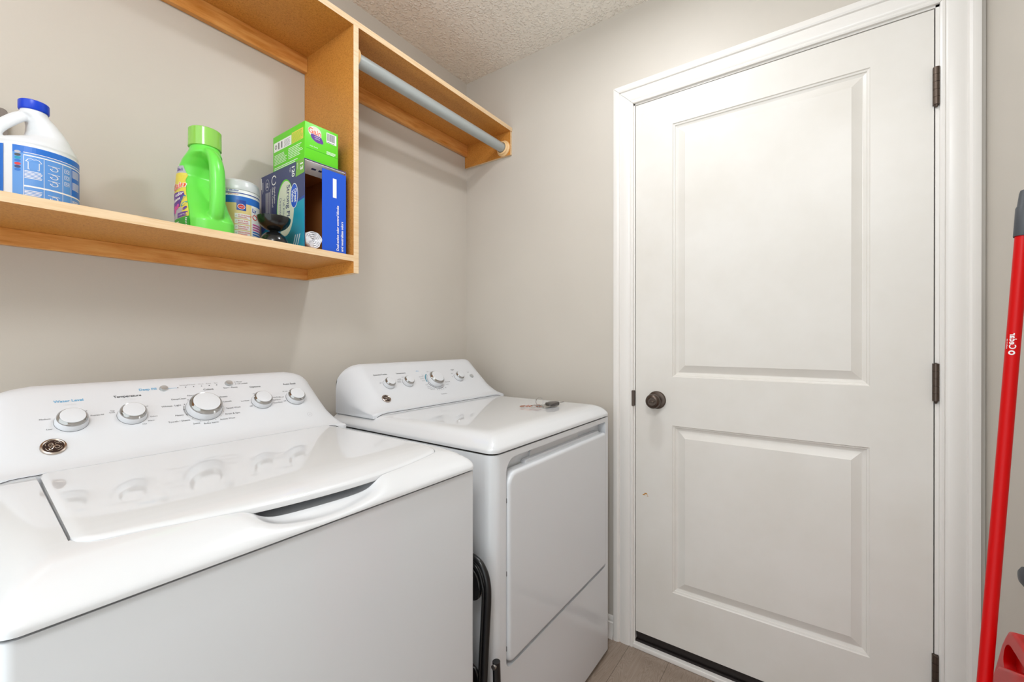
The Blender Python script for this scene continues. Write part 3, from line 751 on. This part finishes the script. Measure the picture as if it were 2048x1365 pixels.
W_, LB, LB2 = M['white'], M['lblue'], M['lblue2']
P.rect(-.085, .004, -.0245, .112, LB, 1, 24); P.ell(-.058, .104, .026, .016, LB2, 1.5)
for y in (.030, .037, .052, .058): P.text('BLEACH' if y > .05 else 'disinfects', -.035, y, .0055, W_, align='RIGHT')
P.rect(-.0165, .004, .072, .112, LB2, 1, 32); P.rect(-.0165, .098, .072, .112, LB, 1.5, 24)
P.rect(-.006, .0935, .072, .0955, W_, 2, 24); P.rect(-.006, .0330, .072, .0360, W_, 2, 24); P.rect(-.006, .099, .072, .1002, W_, 2, 24)
P.rect(.045, .036, .072, .096, LB, 1.5, 10)
for x in (-.006, .013, .033, .045): P.rect(x, .004, x + .0005, .093, W_, 2)
for i, c_ in enumerate((M['lgrey'], M['ink'], M['cyan'], LB, M['redprint'], M['navy'], LB)): P.ell(-.0115, .099 - i * .0058, .0031, .0026, c_, 2)
P.poly([(-.002, .088), (.001, .0895), (.0035, .088), (.006, .0895), (.009, .088), (.0115, .083), (.009, .082), (.009, .068), (-.002, .068), (-.002, .082), (-.0045, .083)], W_, 2)
P.poly([(-.0014, .0872), (.001, .0885), (.0035, .0872), (.006, .0885), (.0084, .0872), (.0105, .0832), (.0082, .0825), (.0082, .0688), (-.0012, .0688), (-.0012, .0825), (-.0034, .0832)], LB2, 3)
P.lines(-.005, .050, .012, .066, 6, W_); P.lines(-.005, .006, .012, .028, 8, W_)
for y in (.078, .062, .048, .018):
    P.arc(.0235, y, .0035, .0045, 180, 480, W_, 2); P.rect(.017, y + .005, .030, y + .0058, W_, 2); P.text('c', .0215, y, .0040, W_, align='CENTER')
for y in (.082, .069, .056, .014):
    P.rect(.0355, y - .004, .0425, y + .004, W_, 2); P.rect(.0362, y - .0033, .0418, y + .0033, LB2, 3); P.arc(.039, y, .0014, .002, 0, 360, W_, 4)
for y in (.060, .085): P.lines(.0475, y - .010, .064, y + .006, 7, W_, ragged=.1)
P.lines(.0475, .006, .064, .028, 9, W_, ragged=.1)
P.done('label_print', jg)

# ---- green detergent bottle
GC = Vector((-1.192, -.166, S2)); ga = R(-88)
gb = thing('detergent_bottle', 'bright green laundry detergent bottle with side handle and clear green cap', 'bottle', GC)
TG = Matrix.Translation(GC) @ Matrix.Rotation(ga, 4, 'Z')
GS = [(0, -.068, .068, .047, 3), (.006, -.075, .076, .0525, 3), (.034, -.075, .076, .053, 3), (.046, -.075, .066, .053, 3), (.060, -.075, .052, .0525, 3), (.080, -.074, .036, .052, 2.8), (.105, -.073, .020, .051, 2.7), (.130, -.070, .004, .049, 2.5), (.155, -.067, -.008, .047, 2.4), (.180, -.062, -.004, .0445, 2.3), (.198, -.056, .016, .041, 2.2), (.210, -.047, .040, .037, 2.2), (.218, -.038, .038, .034, 2), (.225, -.0335, .0335, .0325, 2), (.240, -.0325, .0325, .0325, 2)]
bm = loft(bmesh.new(), dense(GS, 4), 56)
tube(bm, curve([(.006, 0, .207), (.036, 0, .203), (.056, 0, .188), (.067, 0, .163), (.071, 0, .125), (.071, 0, .085), (.064, 0, .050), (.050, 0, .034)], 6), [(.0120 + .004 * min(1, i / 20), .0205) for i in range(43)], 18)
bmesh.ops.transform(bm, matrix=TG, verts=bm.verts)
o = obj('bottle_body', bm, M['green'], gb); blend(o, .0022, 5)
TI = Matrix.Translation(GC)
obj('cap', lathe([(.0335, .228), (.0360, .229), (.0355, .273), (.0335, .275), (0, .275), (0, .2735), (.032, .2735), (.0335, .272), (.0335, .228)], 56, TI), M['capgreen'], gb)
obj('pour_spout', lathe([(.020, .238), (.020, .250), (.018, .250), (.018, .238)], 30, TI), M['green'], gb)
def gside(z):
    for a, b in zip(GS, GS[1:]):
        if z <= b[0]: t = (z - a[0]) / (b[0] - a[0]); return tuple(x + (y - x) * t for x, y in zip(a, b))
    return GS[-1]
def gmap(x, y, h):  # x along the bottle (+ towards handle), y height; on the face turned to the left of the photo
    z, a0, a1, hb, e = gside(y); ac, ha = (a0 + a1) / 2, (a1 - a0) / 2
    q = min(.985, abs((x - ac) / ha)); b = hb * (1 - q ** e) ** (1 / e) + .0012 + h
    return TG @ Vector((x, -b, y))
def gridrect(P, x0, y0, x1, y1, m_, h=1, nx=10, ny=16, xr=None, xl=None):
    for j in range(ny):
        ya, yb_ = y0 + (y1 - y0) * j / ny, y0 + (y1 - y0) * (j + 1) / ny
        ra, rb = (xr(ya), xr(yb_)) if xr else (x1, x1); la, lb = (xl(ya), xl(yb_)) if xl else (x0, x0)
        for i in range(nx):
            s_, t_ = i / nx, (i + 1) / nx
            P.poly([(la + (ra - la) * s_, ya), (la + (ra - la) * t_, ya), (lb + (rb - lb) * t_, yb_), (lb + (rb - lb) * s_, yb_)], m_, h)
P = Print(gmap, 6)
xr_ = lambda y: interp([(0, .046), (.03, .046), (.05, .038), (.08, .020), (.11, .004), (.14, -.010), (.18, -.018)], y)
xl_ = lambda y: interp([(0, -.052), (.09, -.052), (.15, -.046), (.185, -.040)], y)
gridrect(P, 0, .008, 0, .040, M['boxgreend'], 1, xr=xr_, xl=xl_)
gridrect(P, 0, .040, 0, .160, M['yellow'], 1, xr=xr_, xl=xl_, ny=24)
gridrect(P, 0, .160, 0, .178, M['lgrey'], 1, xr=xr_, xl=xl_, ny=6)
gridrect(P, -.048, .040, .030, .066, M['lgrey'], 1.5, xr=lambda y: .010); P.rect(-.014, .041, .034, .053, M['purple'], 2, 8)
P.text('super fresh blast', .010, .047, .0046, W_, h=4, align='CENTER')
gridrect(P, -.046, .068, .02, .108, M['purple'], 2, xr=lambda y: min(xr_(y) - .004, .010 - (.108 - y) * .3))
P.text('2in1', -.026, .168, .010, M['purple'], h=3, align='CENTER', bold=.03)
P.text('Gain', -.024, .124, .0225, W_, h=4, align='CENTER', bold=.07, rot=12); P.text('Gain', -.024, .124, .0225, M['orange'], h=5, align='CENTER', bold=.02, rot=12)
P.text('+odor', -.014, .101, .013, W_, h=5, align='CENTER', bold=.03, rot=10); P.text('defense', -.021, .088, .0115, W_, h=5, align='CENTER', bold=.03, rot=10)
for x, y, a, b, c_, ro in ((.004, .090, .009, .004, M['cyan'], .9), (.012, .074, .010, .004, M['cyan'], .5), (.020, .062, .007, .004, M['purple'], .4), (-.030, .064, .007, .010, M['pink'], 0), (-.040, .060, .006, .010, M['blue2'], 0), (-.016, .070, .010, .006, M['pink'], .5)): P.ell(x, y, a, b, c_, 3, ro)
P.lines(-.046, .026, .006, .034, 2, W_, 3); P.text('HE  61 loads', -.012, .016, .007, W_, h=3, align='CENTER'); P.lines(.030, .014, .038, .038, 6, W_, 3)
P.done('label_print', gb)

# ---- wipes canister
WC = Vector((-1.078, -.076, S2)); wr = .0525; wk = 1.105
wc = thing('wipes_canister', 'white cylindrical disinfecting wipes canister with tan and blue label, behind green bottle', 'canister', WC)
WM = Matrix.Translation(WC) @ Matrix.Diagonal((1, 1, wk, 1))
obj('canister_body', lathe([(0, 0), (wr - .002, 0), (wr, .002), (wr, .146), (wr - .001, .148), (0, .148)], 56, WM), M['white'], wc)
obj('lid', lathe([(0, .147), (wr + .0012, .147), (wr + .0015, .149), (wr + .0010, .163), (wr - .001, .166), (wr - .001, .170), (wr - .006, .1745), (wr - .02, .176), (0, .176)], 56, WM), M['plastic'], wc)
_wf = cyl(WC, wr + .0004, R(254)); P = Print(lambda x, y, h: _wf(x * wk, y * wk, h), 8)
P.rect(-.06, .1365, .075, .1385, M['blue2'], 1, 40); P.rect(-.06, .112, .075, .130, LB, 1, 40); P.text('KILLS VIRUSES*', -.004, .1425, .0055, M['blue2'], h=2, align='RIGHT', bold=.02)
P.text('& BACTERIA*', -.004, .1338, .004, M['redprint'], align='RIGHT')
P.rect(-.06, .002, .0255, .112, M['gold'], 1, 26); P.rect(.0255, .002, .075, .112, W_, 1, 16)
P.rect(-.009, .094, .012, .120, M['blue2'], 2, 6); P.ell(.0015, .1035, .0085, .0068, W_, 3); P.ell(.0015, .1035, .0072, .0055, M['redprint'], 4); P.text('wipes', .0015, .1035, .004, W_, h=5, align='CENTER')
for y, t in ((.080, '3X STRONGER*'), (.0655, 'KILLS 99.9%'), (.051, 'DISINFECTS'), (.0365, 'DEODORIZES')):
    P.rect(-.013, y - .006, .022, y + .006, W_, 2, 8); P.text(t, -.006, y + .0018, .0046, M['redprint'], h=3, bold=.02); P.lines(-.006, y - .0045, .018, y - .001, 2, M['redprint'], 3)
    P.poly([(-.0115, y), (-.010, y - .002), (-.007, y + .003), (-.010, y - .0008)], M['ink'], 3)
P.rect(.004, .006, .020, .026, W_, 2, 4); P.text('2', .012, .016, .012, M['blue2'], h=3, align='CENTER', bold=.03)
P.text('Ly', .034, .100, .014, M['blue2'], h=2, align='CENTER', bold=.03); P.ell(.036, .083, .008, .007, M['redprint'], 2)
for i in range(9): P.rect(.029, .010 + i * .0065, .070, .0135 + i * .0065, M['lblue'] if i < 6 else M['pink'], 2, 8)
P.done('label_print', wc)

# ---- trash bag box
TB = (-.985, -.855, -.268, -.010, S2, 1.662)
tb = thing('trash_bag_box', 'blue and teal trash bag carton, front end torn open, showing white roll inside', 'box', (-.92, -.14, S2))
x0, x1, y0, y1, z0, z1 = TB; t_ = .0011
def cardpanel(name, a, mo, mi_, inner):
    bm = bmesh.new(); fs = box(bm, *a)
    for f in fs:
        if inner(f.calc_center_median()): f.material_index = 1
    return obj(name, bm, [mo, mi_], tb, smooth=0)
cardpanel('left_panel', (x0, x0 + t_, y0, y1, z0, z1), M['navy'], M['card'], lambda c: c.x > x0 + t_ / 2 + 1e-5)
cardpanel('right_panel', (x1 - t_, x1, y0, y1, z0, z1), M['blue'], M['card'], lambda c: c.x < x1 - t_ / 2 - 1e-5)
cardpanel('top_panel', (x0 + t_, x1 - t_, y0, y1, z1 - t_, z1), M['blue2'], M['card'], lambda c: c.z < z1 - t_ / 2 - 1e-5)
cardpanel('bottom_panel', (x0 + t_, x1 - t_, y0, y1, z0, z0 + t_), M['blue'], M['card'], lambda c: c.z > z0 + t_ / 2 + 1e-5)
cardpanel('back_panel', (x0 + t_, x1 - t_, y1 - t_, y1, z0 + t_, z1 - t_), M['blue'], M['card'], lambda c: c.y < y1 - t_ / 2 - 1e-5)
# side flap folded across the right of the opening
fl = cardpanel('side_flap', (-.933, x1 - .0005, y0 - .0012, y0 - .0002, z0 + .001, z1 - .012), M['blue'], M['blue'], lambda c: False)
# top flap folded in, pale underside
bm = PR([(x0 + .002, y0 + .001), (x1 - .002, y0 + .001), (x1 - .006, y0 + .046), (x0 + .006, y0 + .046)], 0, .001, axis='z')
for v in bm.verts: v.co.z = z1 - .0025 - v.co.z - (v.co.y - y0) * .48
obj('top_flap', bm, M['white'], tb, smooth=0)
P = Print(lambda x, y, h: Vector((x, y, z1 - .0037 - h - (y - y0) * .48)))
P.rect(-.952, y0 + .020, -.938, y0 + .026, M['navy']); P.rect(-.930, y0 + .020, -.920, y0 + .026, M['navy'])
P.done('torn_slots', tb)
# left face print: u toward the camera, v up
P = Print(plane((x0, y1, z0), (0, -1, 0), (0, 0, 1), (-1, 0, 0))); WW, HH = y1 - y0, z1 - z0
P.poly([(0, .0), (WW, 0), (WW, .150), (.0, .100)], M['blue2'], 1)
P.poly([(0, 0), (WW, 0), (WW, .142), (.17, .128), (0, .075)], M['cyan'], 2)
P.poly([(0, 0), (.16, 0), (.14, .09), (.06, .085), (0, .06)], M['lblue2'], 2.5); P.poly([(.02, .0), (.12, 0), (.11, .07), (.06, .08), (.03, .05)], M['lgrey'], 3)
P.poly([(WW - .048, HH - .044), (WW, HH - .040), (WW, HH), (WW - .044, HH)], mat('leaf_green_card', (118, 176, 66), .4), 3.5)
P.ell(.150, .132, .050, .084, M['boxgreen'], 4); P.ell(.152, .129, .049, .082, M['cream'], 5)
P.text('Strong Flex', .168, .197, .0265, M['navy'], h=6, rot=-90, bold=.015, sx=.98)
P.text('Tall Kitchen', .142, .160, .0155, M['navy'], h=6, rot=-90); P.text('Drawstring Bags', .122, .166, .0155, M['navy'], h=6, rot=-90)
P.ell(.202, .158, .0215, .036, W_, 5.5); P.ell(.2015, .158, .0195, .034, M['blue'], 6); P.text('Great', .2095, .178, .0175, W_, h=7, rot=-90, bold=.03, sx=.95); P.text('Value', .1935, .176, .0165, W_, h=7, rot=-90, bold=.03, sx=.95)
P.text('13', WW - .016, HH - .006, .022, W_, h=6, rot=-90, bold=.03, sx=1.15); P.text('gallon', WW - .036, HH - .006, .008, W_, h=6, rot=-90)
P.text('120', WW - .062, HH - .006, .021, W_, h=6, rot=-90, bold=.03, sx=1.1); P.text('bags', WW - .078, HH - .010, .008, W_, h=6, rot=-90)
P.arc(.082, .228, .0115, .0150, 20, 330, W_, 4); P.ell(.040, .222, .013, .018, M['lgrey'], 4); P.ell(.040, .222, .011, .016, M['navy'], 5); P.lines(.034, .214, .046, .230, 4, W_, 6)
P.text('Dual-Action', .086, .208, .0105, W_, h=4, rot=-90, bold=.02); P.text('Odor Control', .074, .208, .0105, W_, h=4, rot=-90, bold=.02)
for i in range(4): P.rect(.030 + i * .007, .135 - 8e-3 * (i % 2), .0325 + i * .007, .198, W_, 4)
P.rect(.062, .100, .0635, .205, W_, 4); P.rect(.008, .200, .0095, .236, W_, 4); P.rect(.0115, .206, .013, .236, W_, 4); P.rect(.000, .215, .004, .25, W_, 4)
for i in range(3): P.poly([(.195 + i * .012, .012), (.199 + i * .012, .014), (.206 + i * .012, .030), (.212 + i * .012, .044), (.207 + i * .012, .043), (.201 + i * .012, .028)], W_, 5)
P.done('carton_print', tb)
P = Print(plane((-.933, y0 - .0012, z0), (1, 0, 0), (0, 0, 1), (0, -1, 0)))
P.rect(.034, .165, .046, .222, W_, 1)
P.text('Dual-action odor control blocks', .050, .008, .0106, W_, h=2, rot=90, bold=.022, sx=.98); P.text('and neutralizes odors', .0645, .008, .0106, W_, h=2, rot=90, bold=.022, sx=.98)
P.done('flap_print', tb)
# bag roll inside the carton
rc_ = Vector((-.9582, y0 - .002, z0 + .0272)); rl = .0245
bm = bmesh.new(); n_ = 60
for k, (rr_, d) in enumerate(((rl, .20), (rl, 0), (rl * .94, -.002), (rl * .86, .003), (rl * .78, -.001), (rl * .66, .004), (rl * .58, 0), (rl * .44, .004), (rl * .36, .0), (rl * .22, .005), (rl * .14, .001), (0, .004))):
    pass
prr = [(rl, .21), (rl, .004), (rl * .97, 0), (rl * .90, .0), (rl * .86, .004), (rl * .80, .0005), (rl * .70, 0), (rl * .66, .005), (rl * .60, .001), (rl * .48, .001), (rl * .44, .006), (rl * .38, .002), (rl * .26, .002), (rl * .2, .007), (rl * .10, .005), (0, .007)]
bm = lathe(prr, 60, frame(rc_, (0, 1, 0)))
for v in bm.verts:
    d = v.co - rc_; a = math.atan2(d.z, d.x); q = 1 + .045 * sin(3 * a + d.y * 30) + .025 * sin(7 * a + 1); v.co.x = rc_.x + d.x * q * .98; v.co.z = rc_.z + d.z * q
    if v.co.y < y0 + .03: v.co.y += .0016 * sin(5 * a + 40 * sqrt(d.x ** 2 + d.z ** 2) * 30)
tag(obj('trash_bag_roll', bm, M['bag'], loc=rc_), 'coiled white roll of plastic bags inside the open blue carton', 'bag roll')

# ---- green dryer sheet box
GB = (-.981, -.877, -.262, -.078, 1.6628, 1.771)
db = thing('dryer_sheet_box', 'lime green dryer sheet carton standing on top of blue trash bag box', 'box', (-.929, -.17, GB[4]))
x0, x1, y0, y1, z0, z1 = GB
obj('carton', B(*GB, bev=.0012), M['boxgreen'], db)
obj('lid_seam', B(x0 + .004, x1 + .0006, y0 - .0004, y0 + .06, z0 + .0335, z0 + .0342), M['boxgreend'], db)
P = Print(plane((x0, y1, z0), (0, -1, 0), (0, 0, 1), (-1, 0, 0))); WW = y1 - y0
P.rect(.006, .060, .110, .088, W_, 1); P.rect(.112, .060, .176, .092, M['yellow'], 1); P.arc(.018, .074, .004, .0065, 0, 360, M['ink'], 2)
for x in (.036, .054): P.rrect(x - .003, .064, x + .003, .084, .002, M['ink'], 2)
P.lines(.068, .063, .106, .085, 6, M['inkgrey'], 2); P.lines(.114, .062, .174, .090, 8, M['boxgreen'], 2, .35)
P.lines(.008, .020, .085, .052, 7, W_, 1, .35); P.lines(.092, .020, .174, .054, 7, W_, 1, .35); P.lines(.008, .004, .170, .014, 2, W_, 1, .4)
P.done('side_print', db)
P = Print(plane((x0, y0, z0), (1, 0, 0), (0, 0, 1), (0, -1, 0)))
P.ell(.030, .086, .020, .016, M['cream'], 1, .1); P.ell(.036, .070, .019, .0115, M['purple'], 2, -.3); P.ell(.050, .064, .006, .006, M['purple'], 2.6)
P.text('Gain', .030, .086, .0215, W_, h=3, align='CENTER', bold=.06, rot=-4); P.text('Gain', .030, .086, .0215, M['orange'], h=4, align='CENTER', bold=.015, rot=-4)
P.text('tropical\nsunrise', .037, .071, .0055, W_, h=4, align='CENTER'); P.text('dryer sheets', .014, .043, .005, W_, h=2)
P.rect(.066, .070, .098, .100, W_, 1)
xx = .068
while xx < .092: w__ = random.choice((.0006, .001, .0015)); P.rect(xx, .076, xx + w__, .098, M['ink'], 2); xx += w__ + random.choice((.0006, .001))
P.lines(.068, .071, .096, .0745, 1, M['ink'], 2); P.lines(.066, .036, .100, .046, 3, W_, 1)
P.done('front_print', db)

# ---- black hourglass egg cup
BC = Vector((-1.052, -.232, S2))
bp_ = [(0, 0), (.0355, 0)] + [(.0360 * cos(R(a)), .0370 * sin(R(a))) for a in range(4, 70, 6)] + [(.0100, .0358), (.0095, .0375)]
bp_ += [(.0415 * sin(R(a)), .0740 - .0372 * cos(R(a))) for a in range(16, 90, 6)] + [(.0415, .0745), (.0400, .0745)] + [(.0395 * sin(R(a)), .0740 - .0345 * cos(R(a))) for a in range(84, 5, -8)] + [(0, .0395)]
tag(obj('double_bowl', lathe(bp_, 60, Matrix.Translation(BC)), M['blackplastic'], loc=BC), 'glossy black hourglass-shaped double bowl in front of the trash bag carton', 'bowl')

# ---- small grey-brown bracket on the wall behind the jug (cut by the frame)
tag(obj('wall_switch_box', PR(rrect(-1.60, -1.5105, 1.47, 1.645, .006), -.022, -.0002, axis='y', bev=.003, bevends='0'), M['outlet'], loc=(-1.55, -.001, 1.47)), 'dark grey-brown plastic wall box half hidden behind the bleach jug', 'wall box')

# ================================================================== KEYS ON THE DRYER
kz = .9094
ks = thing('key_ring', 'bunch of keys with copper charm and dark car fob on the white dryer top', 'keys', (-.25, -.61, kz))
obj('car_fob', PR(rrect(-.268, -.205, -.652, -.618, .013), kz + .001, kz + .0125, bev=.004), M['fob'], ks)
obj('key_blade', PR([(-.208, -.640), (-.160, -.640), (-.156, -.637), (-.160, -.634), (-.175, -.634), (-.178, -.6325), (-.183, -.634), (-.208, -.634)], kz + .0045, kz + .0068), M['steel'], ks)
rcx = Vector((-.268, -.600, kz + .0155))
obj('split_ring', tube(bmesh.new(), [rcx + Vector((cos(t) * .0145 * .85, cos(t) * -.0145 * .52, sin(t) * .0145)) for t in [2 * pi * i / 36 for i in range(36)]], .0009, 8, closed=True), M['steel'], ks)
bm = PR([(-.296, -.634), (-.272, -.648), (-.256, -.622), (-.280, -.604)], kz + .0008, kz + .0026)
for v in bm.verts: v.co.z += (v.co.x + .296) * .14
obj('steel_key', bm, M['steel'], ks)
bm = bmesh.new()
for i in range(9):
    c_ = Vector((-.305 + i * .0035 - .010, -.575 - i * .005, kz + .0022 + .002 * (i % 2)))
    tube(bm, [c_ + Vector((cos(t) * .0042, sin(t) * .0028, sin(t + i) * .0015)) for t in [2 * pi * k / 14 for k in range(14)]], .0009, 6, closed=True)
obj('copper_chain', bm, M['copper'], ks)
bm = bmesh.new()
for i, (dx, dy, a) in enumerate(((-.318, -.560, .3), (-.303, -.592, 1.2), (-.290, -.606, -.4))):
    pts = [(dx + .011 * cos(t) * (1 + .35 * cos(2 * t + a)), dy + .007 * sin(t)) for t in [2 * pi * k / 18 for k in range(18)]]
    prism(bm, pts, kz + .0012 + .002 * i, kz + .003 + .002 * i)
obj('copper_charm', bm, M['copper'], ks)
obj('carabiner', tube(bmesh.new(), [Vector((-.300 + .016 * cos(t), -.606 - .006 * cos(t) + .006 * sin(t), kz + .004 + .003 * sin(t) ** 2)) for t in [2 * pi * i / 24 for i in range(24)]], .0014, 8, closed=True), M['steel'], ks)

ks.location.x -= .045; ks.location.y -= .029

# ================================================================== BROOM AND DUSTPAN AT THE RIGHT
A_, B_ = Vector((-.340, -1.783, 1.412)), Vector((-.436, -1.712, .555))
dn = (B_ - A_).normalized(); ft = A_ + dn * ((A_.z - (FZ + .155)) / -dn.z)
bmn = thing('broom', 'red broom pole with grey end cap leaning against the right wall', 'broom', (ft.x, ft.y, FZ))
F = frame(A_, -dn)
cap0 = A_ + dn * .055
obj('pole', tube(bmesh.new(), [A_ + dn * .045, (A_ + ft) / 2, ft], .0103, 32), M['redpole'], bmn)
obj('grip_cap', lathe([(.0119, -.062), (.0124, -.061), (.0124, -.004), (.0112, -.001), (.0105, .001), (.0090, .026), (.0078, .032), (0, .035)], 40, F), M['rubber'], bmn)
bm = PR(rrect(-.12, .12, 0, .05, (.02, .02, .004, .004)), -.018, .018, axis='y', bev=.004)
bmesh.ops.transform(bm, matrix=Matrix.Translation((ft.x, ft.y, FZ + .118)), verts=bm.verts); obj('brush_block', bm, M['rubber'], bmn)
bm = bmesh.new()
for i in range(26):
    for j in range(3):
        x = ft.x - .11 + i * .0088; y = ft.y - .010 + j * .010
        tube(bm, [(x, y, FZ + .122), (x + (i - 13) * .0012, y + (j - 1) * .008, FZ + .001)], .0016, 5)
obj('bristles', bm, M['red'], bmn)['kind'] = 'stuff'
# lettering on the pole
pm = A_ + dn * .0; cdir = (camo.location - Vector((-.40, -1.75, 1.15))); cdir = (cdir - dn * cdir.dot(dn)).normalized(); side_ = cdir.cross(dn).normalized()
def pole_map(x, y, h):  # x up along the pole, y around
    a = y / .0103; return A_ + dn * (.30 - x) + (cdir * cos(a) + side_ * sin(a)) * (.0106 + h)
sg = 1
P = Print(lambda x, y, h: pole_map(x, sg * y, h))
P.arc(.0045, -.001, .0022, .0044, 0, 360, W_, 1); P.text('Cedar', .0115, -.001, .0125, W_, h=1, bold=.02); P.text('made in usa', .012, -.0082, .0042, W_, h=1)
P.done('printed_name', bmn)
# dustpan, clipped beside the pole
dp = thing('dustpan', 'red plastic dustpan with handle slot, standing beside the broom at lower right', 'dustpan', (-.40, -1.76, FZ))
PYF = -1.762
out = [(-.235, .36), (-.262, .415), (-.292, .452), (-.330, .520), (-.345, .548), (-.362, .567), (-.385, .577), (-.56, .577), (-.585, .567), (-.602, .545), (-.70, .36)]
bm = PR(out, PYF - .016, PYF + .006, axis='y', bev=.006)
slot = PR(rrect(-.545, -.352, .476, .545, .030), PYF - .011, PYF + .05, axis='y')
for v in slot.verts:
    if v.co.x > -.45: v.co.x += (.545 - v.co.z) * .35
obj('back_plate', boolean(bm, slot), M['red'], dp, smooth=35)
bm = PR([(-.300, .395), (-.338, .452), (-.375, .498), (-.509, .563), (-.60, .565), (-.66, .50), (-.72, .40), (-.72, FZ + .002), (-.30, FZ + .002)], -1.785, -1.740, axis='y', bev=.004)
obj('pan', bm, M['red'], dp)
tag(obj('rubber_bumper', lathe([(0, 0), (.021, 0), (.0215, .004), (.019, .014), (.012, .019), (0, .020)], 32, frame((-.3165, RW + .0003, .664), (0, 1, 0))), M['rubber'], loc=(-.3165, RW, .664)), 'dark grey round rubber bumper on the right wall behind the broom pole', 'bumper')
for o in (wa, dr):
    del o['_x0']; del o['_x1']
bpy.context.view_layer.update()
